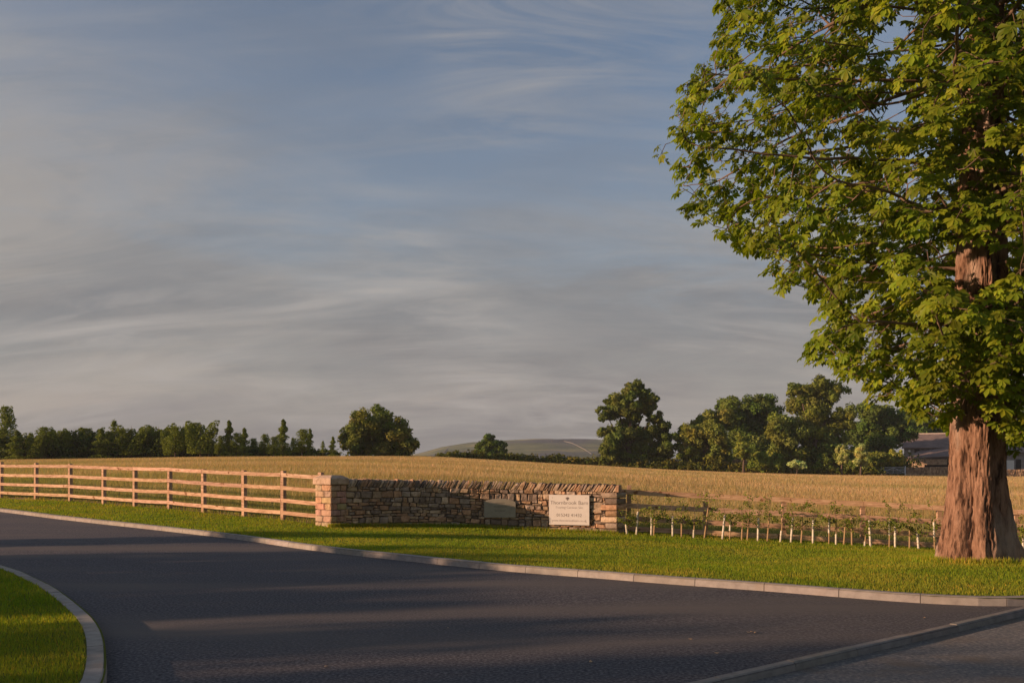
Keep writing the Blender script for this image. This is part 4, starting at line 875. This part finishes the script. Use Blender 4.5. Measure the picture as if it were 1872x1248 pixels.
for i, (b_, t_, kd, fol) in enumerate(sap):
    d = float(np.interp(b_[0], [1140, 1720, 1900], [22.5, 21.9, 21.7])); p = P(b_[0], b_[1], d); zz = Tz(p.x, p.y); tp = P(t_[0], t_[1], d)
    lean = Vector(((tp.x-p.x), random.uniform(-.04, .04), tp.z-zz)); h_ = lean.z
    left = i < NL/2
    if b_[0] > 1720: lb = '%s by %s, right of the big trunk' % ('young sapling', looks[kd]); lb = 'young sapling with %s, right of the big tree trunk' % looks[kd] if i != len(sap)-1 else 'young sapling with full-length cream guard, just outside the right picture edge'
    elif left: lb = 'sapling with %s, %s going right from stone wall' % (looks[kd], order[i])
    else: lb = 'sapling with %s, %s going left from big trunk' % (looks[kd], order[NL-1-i])
    r_ = empty('sapling', (p.x, p.y, zz), lb, 'sapling', 'staked saplings planted in front of the right fence')
    stem_top = lean*1.0+Vector((random.uniform(-.05, .05), 0, .16*fol+.1))
    mb = MB(); mb.tube([(0.012, .01, -.1), lean*.5+Vector((.01, .01, 0)), lean+Vector((.005, .01, 0)), stem_top], [.009, .008, .006, .003], 6)
    tw = []
    for q in range(int(5+5*fol)):
        a = random.uniform(0, 6.28); z_ = random.uniform(.6, 1.0); st = lean*z_ if z_ < .9 else stem_top*random.uniform(.7, 1); en = st+Vector((math.cos(a)*.19*fol, math.sin(a)*.12*fol, random.uniform(.02, .2))); mb.tube([st, en], [.004, .002], 4); tw.append((st, en))
    mb.build('stem', M['branch'], r_)
    mb = MB(); mb.tube([(0, 0, -.15), lean*1.0], [.014, .012] if kd != 'cane' else [.019, .017], 6); mb.build('cane', M['cane'], r_)
    seg = {'tube': (0, .97), 'spiral': (0, .97), 'low': (0, .42), 'high': (.42, .92), 'cane': None}[kd]
    if seg:
        mb = MB(); n_ = 14 if kd != 'tube' else 7; pts_ = [lean*(seg[0]+(seg[1]-seg[0])*k_/(n_-1)) for k_ in range(n_)]
        if seg[0] == 0: pts_[0] = pts_[0]+Vector((0, 0, -.02))
        w0 = .028 if kd != 'spiral' else .032
        mb.tube(pts_, [w0*(1 if kd == 'tube' else (1.0 if k_ % 2 else .8))*random.uniform(.95, 1.05) for k_ in range(n_)], 10); mb.build('tree_guard', M['guard'], r_, smooth=kd == 'tube')
    nl = int(140*fol); A_ = []
    for q in range(nl):
        st, en = random.choice(tw); A_.append(st.lerp(en, random.uniform(.3, 1.15))+Vector((random.gauss(0, .035), random.gauss(0, .035), random.gauss(0, .03))))
    A_ = np.array([tuple(v) for v in A_]); V, F, tt = leafcloud(A_, rng.uniform(.03, .065, nl), tints(nl, .9, 1.6), np.tile([[-.3, -.3, .5]], (nl, 1)), .7)
    mobj('foliage', npmesh('foliage', V, [F], tt*np.array([1.3, 1.25, .8])), M['foliage'], r_)

# ---------------------------------------------------------------- the big horse chestnut
TX, TY = 7.72, 14.6; TZ = Tz(TX, TY)
ch = empty('horse_chestnut_tree', (TX, TY, TZ), 'huge horse chestnut with fluted sunlit trunk and overhanging leafy crown, at right', 'tree')
def taxis(z): return Vector((.012*z+.0012*z*z, .0, 0))
def trad(z): return float(np.interp(z, [-.3, 0, .15, .45, .9, 1.4, 3.2, 5, 6.5, 8, 11, 14, 16], [.62, .565, .545, .50, .45, .405, .39, .37, .33, .27, .19, .12, .04]))
NA, NZ = 200, 330; zs = np.concatenate([np.linspace(-.15, 6, 240), np.linspace(6.06, 15.5, NZ-240)])
V = np.empty((NZ, NA, 3)); 
for k_, z_ in enumerate(zs):
    r0 = trad(z_); ax = taxis(z_); fl = math.exp(-max(z_, 0)*1.3); tw_ = z_*.09
    for a_ in range(NA):
        th = 2*math.pi*a_/NA; tt = th+tw_
        flute = .055*math.cos(5*tt+.9)+.035*math.cos(8*tt+2.1+z_*.15)+.02*math.cos(13*tt+z_*.4)
        deep = -.12*math.exp(-((((tt-R(301)+math.pi) % (2*math.pi))-math.pi)/.11)**2)-.08*math.exp(-((((tt-R(240)+math.pi) % (2*math.pi))-math.pi)/.09)**2)-.06*math.exp(-((((tt-R(205)+math.pi) % (2*math.pi))-math.pi)/.08)**2)
        root_ = fl*(.07*max(0, math.cos(5*th+.4))**2+.06*max(0, math.cos(8*th+2.0))**2+.38*math.exp(-((((th-R(335)+math.pi) % (2*math.pi))-math.pi)/.3)**2))
        deep += .07*math.exp(-((((th-R(263)+math.pi) % (2*math.pi))-math.pi)/.2)**2)-.10*math.exp(-((((th-R(292)+math.pi) % (2*math.pi))-math.pi)/.30)**2)
        c, s = math.cos(th), math.sin(th)
        n1 = mnoise.noise((c*5, s*5, z_*1.1)); n2 = mnoise.noise((c*13+7, s*13, z_*2.2)); n3 = mnoise.noise((c*26, s*26, z_*7+3))
        rr = r0*(1+flute+deep+root_+.04*n1)-.07*max(0, .22-abs(n2))*2+.022*n3+.02*n1
        V[k_, a_] = (ax.x+c*rr, ax.y+s*rr, z_)
idx = np.arange(NZ*NA).reshape(NZ, NA); F = np.stack([idx[:-1], np.roll(idx, -1, 1)[:-1], np.roll(idx, -1, 1)[1:], idx[1:]], -1).reshape(-1, 4)
mobj('trunk', npmesh('trunk', V.reshape(-1, 3), [F], smooth=True), M['bark'], ch)
# crown skeleton by space colonisation
zR = [1.9, 2.3, 2.6, 3.0, 3.4, 3.9, 4.5, 5.4, 6.2, 7.1, 8.0, 8.8, 9.4, 10.2, 11.5, 13, 14.5, 15.8]; rR = [.8, 1.2, 1.9, 2.6, 3.3, 3.35, 4.05, 5.15, 5.8, 6.2, 5.8, 5.1, 4.9, 5.6, 5.0, 4.0, 2.7, 1.0]
SIL = [(-300, 1240), (-60, 1250), (0, 1330), (60, 1320), (100, 1290), (150, 1260), (200, 1225), (250, 1197), (300, 1215), (350, 1230), (400, 1265), (430, 1320), (470, 1405), (520, 1405), (545, 1480), (600, 1500), (645, 1460), (665, 1485), (700, 1565), (740, 1650), (780, 1740), (830, 1860)]
SILY, SILX = zip(*SIL)
att = []
while len(att) < 6600:
    z_ = random.uniform(2.0, 15.6) if random.random() < .25 else random.uniform(2.0, 10.5); a = random.uniform(0, 2*math.pi); rm = float(np.interp(z_, zR, rR))
    rm *= 1.1; rm *= .95+.12*mnoise.noise((math.cos(a)*1.6, math.sin(a)*1.6, z_*.8))*2
    q = random.random()**.55*rm
    if q < .5: continue
    p = Vector((math.cos(a)*q, math.sin(a)*q, z_-.0*q))
    if mnoise.noise(p*.85+Vector((4, 1, 2))) < (-.16 if q < 2.5 else -.11): continue
    W_ = p+Vector((TX, TY, TZ)); px = CX+W_.x/W_.y*FPX; py = HOR-(W_.z-EYE)/W_.y*FPX
    if px < np.interp(py, SILY, SILX): continue
    if p.y < .3 and 1720 < px < 1835 and 432 < py < 530: continue
    if p.y < .3 and 1700 < px < 1822 and py > 770: continue
    if py > 790 and px < 1835: continue
    att.append(p)
nodes = [Vector((0, 0, 0))]; par = [-1]; istr = [True]; z_ = 2.4
nodes = []; par = []; istr = []
while z_ < 14.8: nodes.append(taxis(z_)+Vector((0, 0, z_))); par.append(len(nodes)-2); istr.append(True); z_ += .35
for _ in range(1500):
    a = random.uniform(0, 2*math.pi); z_ = random.uniform(1.95, 3.6); rm = float(np.interp(z_, zR, rR))*1.05; q = random.random()**.6*rm; p = Vector((math.cos(a)*q, math.sin(a)*q, z_))
    W_ = p+Vector((TX, TY, TZ)); px = CX+W_.x/W_.y*FPX; py = HOR-(W_.z-EYE)/W_.y*FPX
    if q > .7 and px > np.interp(py, SILY, SILX) and not (py > 768 and 1690 < px < 1825 and p.y < .5) and random.random() < .6: att.append(p)
for _ in range(9000):
    a = random.uniform(R(200), R(345)); z_ = random.uniform(2.7, 10); q = random.uniform(.6, 2.4); p = Vector((math.cos(a)*q, math.sin(a)*q, z_))
    W_ = p+Vector((TX, TY, TZ)); px = CX+W_.x/W_.y*FPX; py = HOR-(W_.z-EYE)/W_.y*FPX
    if 1690 < px < 1880 and (545 < py < 765 or py < 425) and random.random() < .34: att.append(p)
alive = list(att); step = .24
for it in range(46):
    kd = kdtree.KDTree(len(nodes))
    for i, p in enumerate(nodes): kd.insert(p, i)
    kd.balance(); pull = {}
    nxt = []
    for p in alive:
        c, i, dd = kd.find(p)
        if dd < .25: continue
        nxt.append(p); v = (p-c)/dd; pull[i] = pull.get(i, Vector((0, 0, 0)))+v
    alive = nxt
    if not pull: break
    for i, v in pull.items():
        if v.length < 1e-6: continue
        v = v.normalized()
        if istr[i]: v = (v+Vector((v.x*.3, v.y*.3, .25))).normalized()
        else:
            pv = (nodes[i]-nodes[par[i]]).normalized(); v = (v+pv*.45+Vector((random.uniform(-.12, .12), random.uniform(-.12, .12), random.uniform(-.12, .08)))).normalized()
        np_ = nodes[i]+v*step
        if kd.find(np_)[2] < .13: continue
        nodes.append(np_); par.append(i); istr.append(False)
nn = len(nodes); rad = [0.0]*nn; kids = [0]*nn
for i in range(nn-1, -1, -1):
    r_ = max(rad[i]**(1/2.05) if rad[i] else 0, .0068)
    j = par[i]
    if j >= 0 and not istr[i]: rad[j] += r_**2.05; kids[j] += 1
    rad[i] = r_
print('TREE nodes', nn, 'left', len(alive))
mbv = []; mbf = []
for i in range(nn):
    if istr[i] or par[i] < 0: continue
    j = par[i]; a, b = nodes[j], nodes[i]; ra = min(rad[j], rad[i]*1.35) if not istr[j] else rad[i]*1.25; rb = rad[i]
    n_ = 8 if rb > .04 else (5 if rb > .012 else 3); d = (b-a).normalized(); u = d.orthogonal().normalized(); w = d.cross(u); base = len(mbv)
    for p, r_ in ((a, ra), (b+d*.01, rb)):
        for k_ in range(n_): an = 2*math.pi*k_/n_; mbv.append(p+(u*math.cos(an)+w*math.sin(an))*r_)
    for k_ in range(n_): mbf.append((base+k_, base+(k_+1) % n_, base+n_+(k_+1) % n_, base+n_+k_))
me = bpy.data.meshes.new('branches'); me.from_pydata([tuple(v) for v in mbv], [], mbf); me.polygons.foreach_set('use_smooth', np.ones(len(mbf), bool)); mobj('branches', me, M['branch'], ch)
# palmate leaves
cl_p = []; cl_d = []
for i in range(nn):
    if istr[i]: continue
    if kids[i] == 0 or (rad[i] < .019 and random.random() < .42):
        cl_p.append(nodes[i]); cl_d.append((nodes[i]-nodes[par[i]]).normalized())
print('CLUSTERS', len(cl_p))
LP, LF, LN_, LS = [], [], [], []
twv = MB()
for p, dv in zip(cl_p, cl_d):
    outw = Vector((p.x, p.y, 0)); outw = outw.normalized() if outw.length > .01 else Vector((1, 0, 0))
    nleaf = random.choice((5, 6, 6, 7, 8)); ph = random.uniform(0, 6.28); ctint = random.uniform(.62, 1.2)
    ax = (dv+outw*.4+Vector((0, 0, .1))).normalized(); u = ax.orthogonal().normalized(); w = ax.cross(u)
    for k_ in range(nleaf):
        a = ph+k_*2.4; e = random.uniform(.5, 1.35); dr = (ax*math.cos(e)+(u*math.cos(a)+w*math.sin(a))*math.sin(e)); dr = (dr+Vector((0, 0, -.12))).normalized()
        pet = random.uniform(.07, .17); base = p+dr*pet-ax*random.uniform(0, .12)
        f = Vector((dr.x, dr.y, 0))*.75+outw*.25+Vector((0, 0, random.uniform(-.95, -.15)))+Vector((random.gauss(0, .2), random.gauss(0, .2), random.gauss(0, .15)))
        f.normalize(); up = Vector((random.gauss(0, .22), random.gauss(0, .22), .75))+outw*.45; n_ = (up-f*up.dot(f)).normalized()
        LP.append(base); LF.append(f); LN_.append(n_); LS.append((random.choice((random.uniform(.08, .125), random.uniform(.11, .185))), ctint*random.uniform(.8, 1.2)))
        if random.random() < .6: twv.tube([p-ax*.05, base], [.003, .002], 3)
LP, LF, LN_ = (np.array([tuple(v) for v in q]) for q in (LP, LF, LN_)); LS = np.array(LS); print('LEAVES', len(LP))
side_ = np.cross(LN_, LF); Vs = []; Ts = []
angs = np.radians([-118, -72, -34, 0, 34, 72, 118]); lens = [.55, .8, .96, 1.05, .96, .8, .55]
prof_l = np.array([(0, 0), (.38, 0), (.72, 0), (1, 0), (.38, .13), (.72, .22), (.38, -.13), (.72, -.22)])
for a, ln in zip(angs, lens):
    ja = a+rng.normal(0, .10, len(LP)); D = LF*np.cos(ja)[:, None]+side_*np.sin(ja)[:, None]; Q = np.cross(LN_, D); sz = (LS[:, 0]*ln*rng.uniform(.85, 1.15, len(LP)))[:, None]
    dr = rng.uniform(.15, .5, (len(LP), 1)); v = np.empty((len(LP), 8, 3))
    for q, (l_, w_) in enumerate(prof_l):
        v[:, q] = LP+D*sz*l_+Q*sz*w_-LN_*sz*(dr*l_*l_*.8)+LN_*sz*abs(w_)*.45
    Vs.append(v); Ts.append(np.repeat(LS[:, 1:2]*np.ones((1, 3)), 8, axis=0))
V = np.concatenate(Vs).reshape(-1, 3); n_ = len(V)//8; b = np.arange(n_)[:, None]*8
tri = np.concatenate([b+np.array([[0, 6, 1]]), b+np.array([[0, 1, 4]]), b+np.array([[7, 3, 2]]), b+np.array([[2, 3, 5]])]); quad = np.concatenate([b+np.array([[6, 7, 2, 1]]), b+np.array([[1, 2, 5, 4]])])
tt = np.concatenate(Ts); tt[:, 0] *= np.repeat(rng.uniform(.85, 1.15, n_), 8)
mobj('foliage', npmesh('foliage', V, [tri, quad], tt, smooth=True), M['leaf'], ch)
twv.build('leaf_stalks', M['branch'], ch)

# added unseen copy of the chestnut, turned round, to block skylight from the right
sky_blocker = empty('horse_chestnut_tree', (17.5, 15.5, Tz(17.5, 15.5)), 'second horse chestnut, on the verge right of the big one', 'tree', rz=2.2)
for c_ in list(ch.children):
    if c_.name.startswith('leaf_stalks'): continue
    q_ = c_.copy(); COL.objects.link(q_); q_.parent = sky_blocker
# ---------------------------------------------------------------- shrubs on the corner lawn, out of frame to the left: they shade the driveway
for i, (x_, y_, w_, h_) in enumerate([(-24, 15.9, .95, 4.8), (-24.2, 12.3, 1.15, 4.2), (-24, 10.7, 1.3, 4.5), (-24.2, 8.9, 1.4, 4.6), (-23.9, 7.1, 1.3, 4.4), (-24.1, 5.9, .7, 4.3), (-24, 4.0, 1.15, 4.8), (-24.2, 2.2, 1.2, 5.4), (-24, 0, 1.5, 5.7), (-24.2, -2.6, 1.6, 5.8), (-24, -5.4, 1.7, 5.6), (-24.2, -8.4, 1.7, 5.6)]):
    y_ -= 1.25; zb = Tz(x_, y_); root = empty('laurel_bush', (x_, y_, zb), 'tall dense laurel bush in the row left of the driveway', 'bush', 'bushes in a row left of the driveway')
    B = [(0, 0, h_*.3, w_, w_, h_*.32), (0, 0, h_*.55, w_*.95, w_*.95, h_*.3), (random.uniform(-.2, .2), 0, h_*.8, w_*.75, w_*.75, h_*.22)]
    pts_, nr, idx, nc_ = crown_points(B, 3600, .5, 14); V, F, t_ = leafcloud(pts_, .26*rng.uniform(.6, 1.2, 3600), tints(3600, .6, 1.0), nr)
    mobj('foliage', npmesh('foliage', V, [F], t_), M['foliage'], root)
    mb = MB(); mb.tube([(0, 0, -.1), (0, 0, h_*.7)], [.08, .03], 6); mb.build('stem', M['wood'], root)
# small pale leaf litter on the driveway
lit = [(1368, 1158), (1374, 1157), (1380, 1158.5), (1262, 1170), (560, 1205), (820, 1148), (596, 1218), (1080, 1210), (1690, 1130), (1310, 1195)]
A_ = []
for px, py in lit:
    d = EYE*FPX/(py-HOR); x_ = X(px, d); A_.append((x_, d, Tz(x_, d)-LIFT+.012))
V, F, tt = leafcloud(np.array(A_), np.full(len(A_), .05), np.full((len(A_), 3), 1.0), np.tile([[0, 0, 2.5]], (len(A_), 1)))
meta(mobj('fallen_leaves', npmesh('fallen_leaves', V, [F], tt), M['cane']), 'few small pale dry leaves scattered on the driveway', 'leaves', kind='stuff')
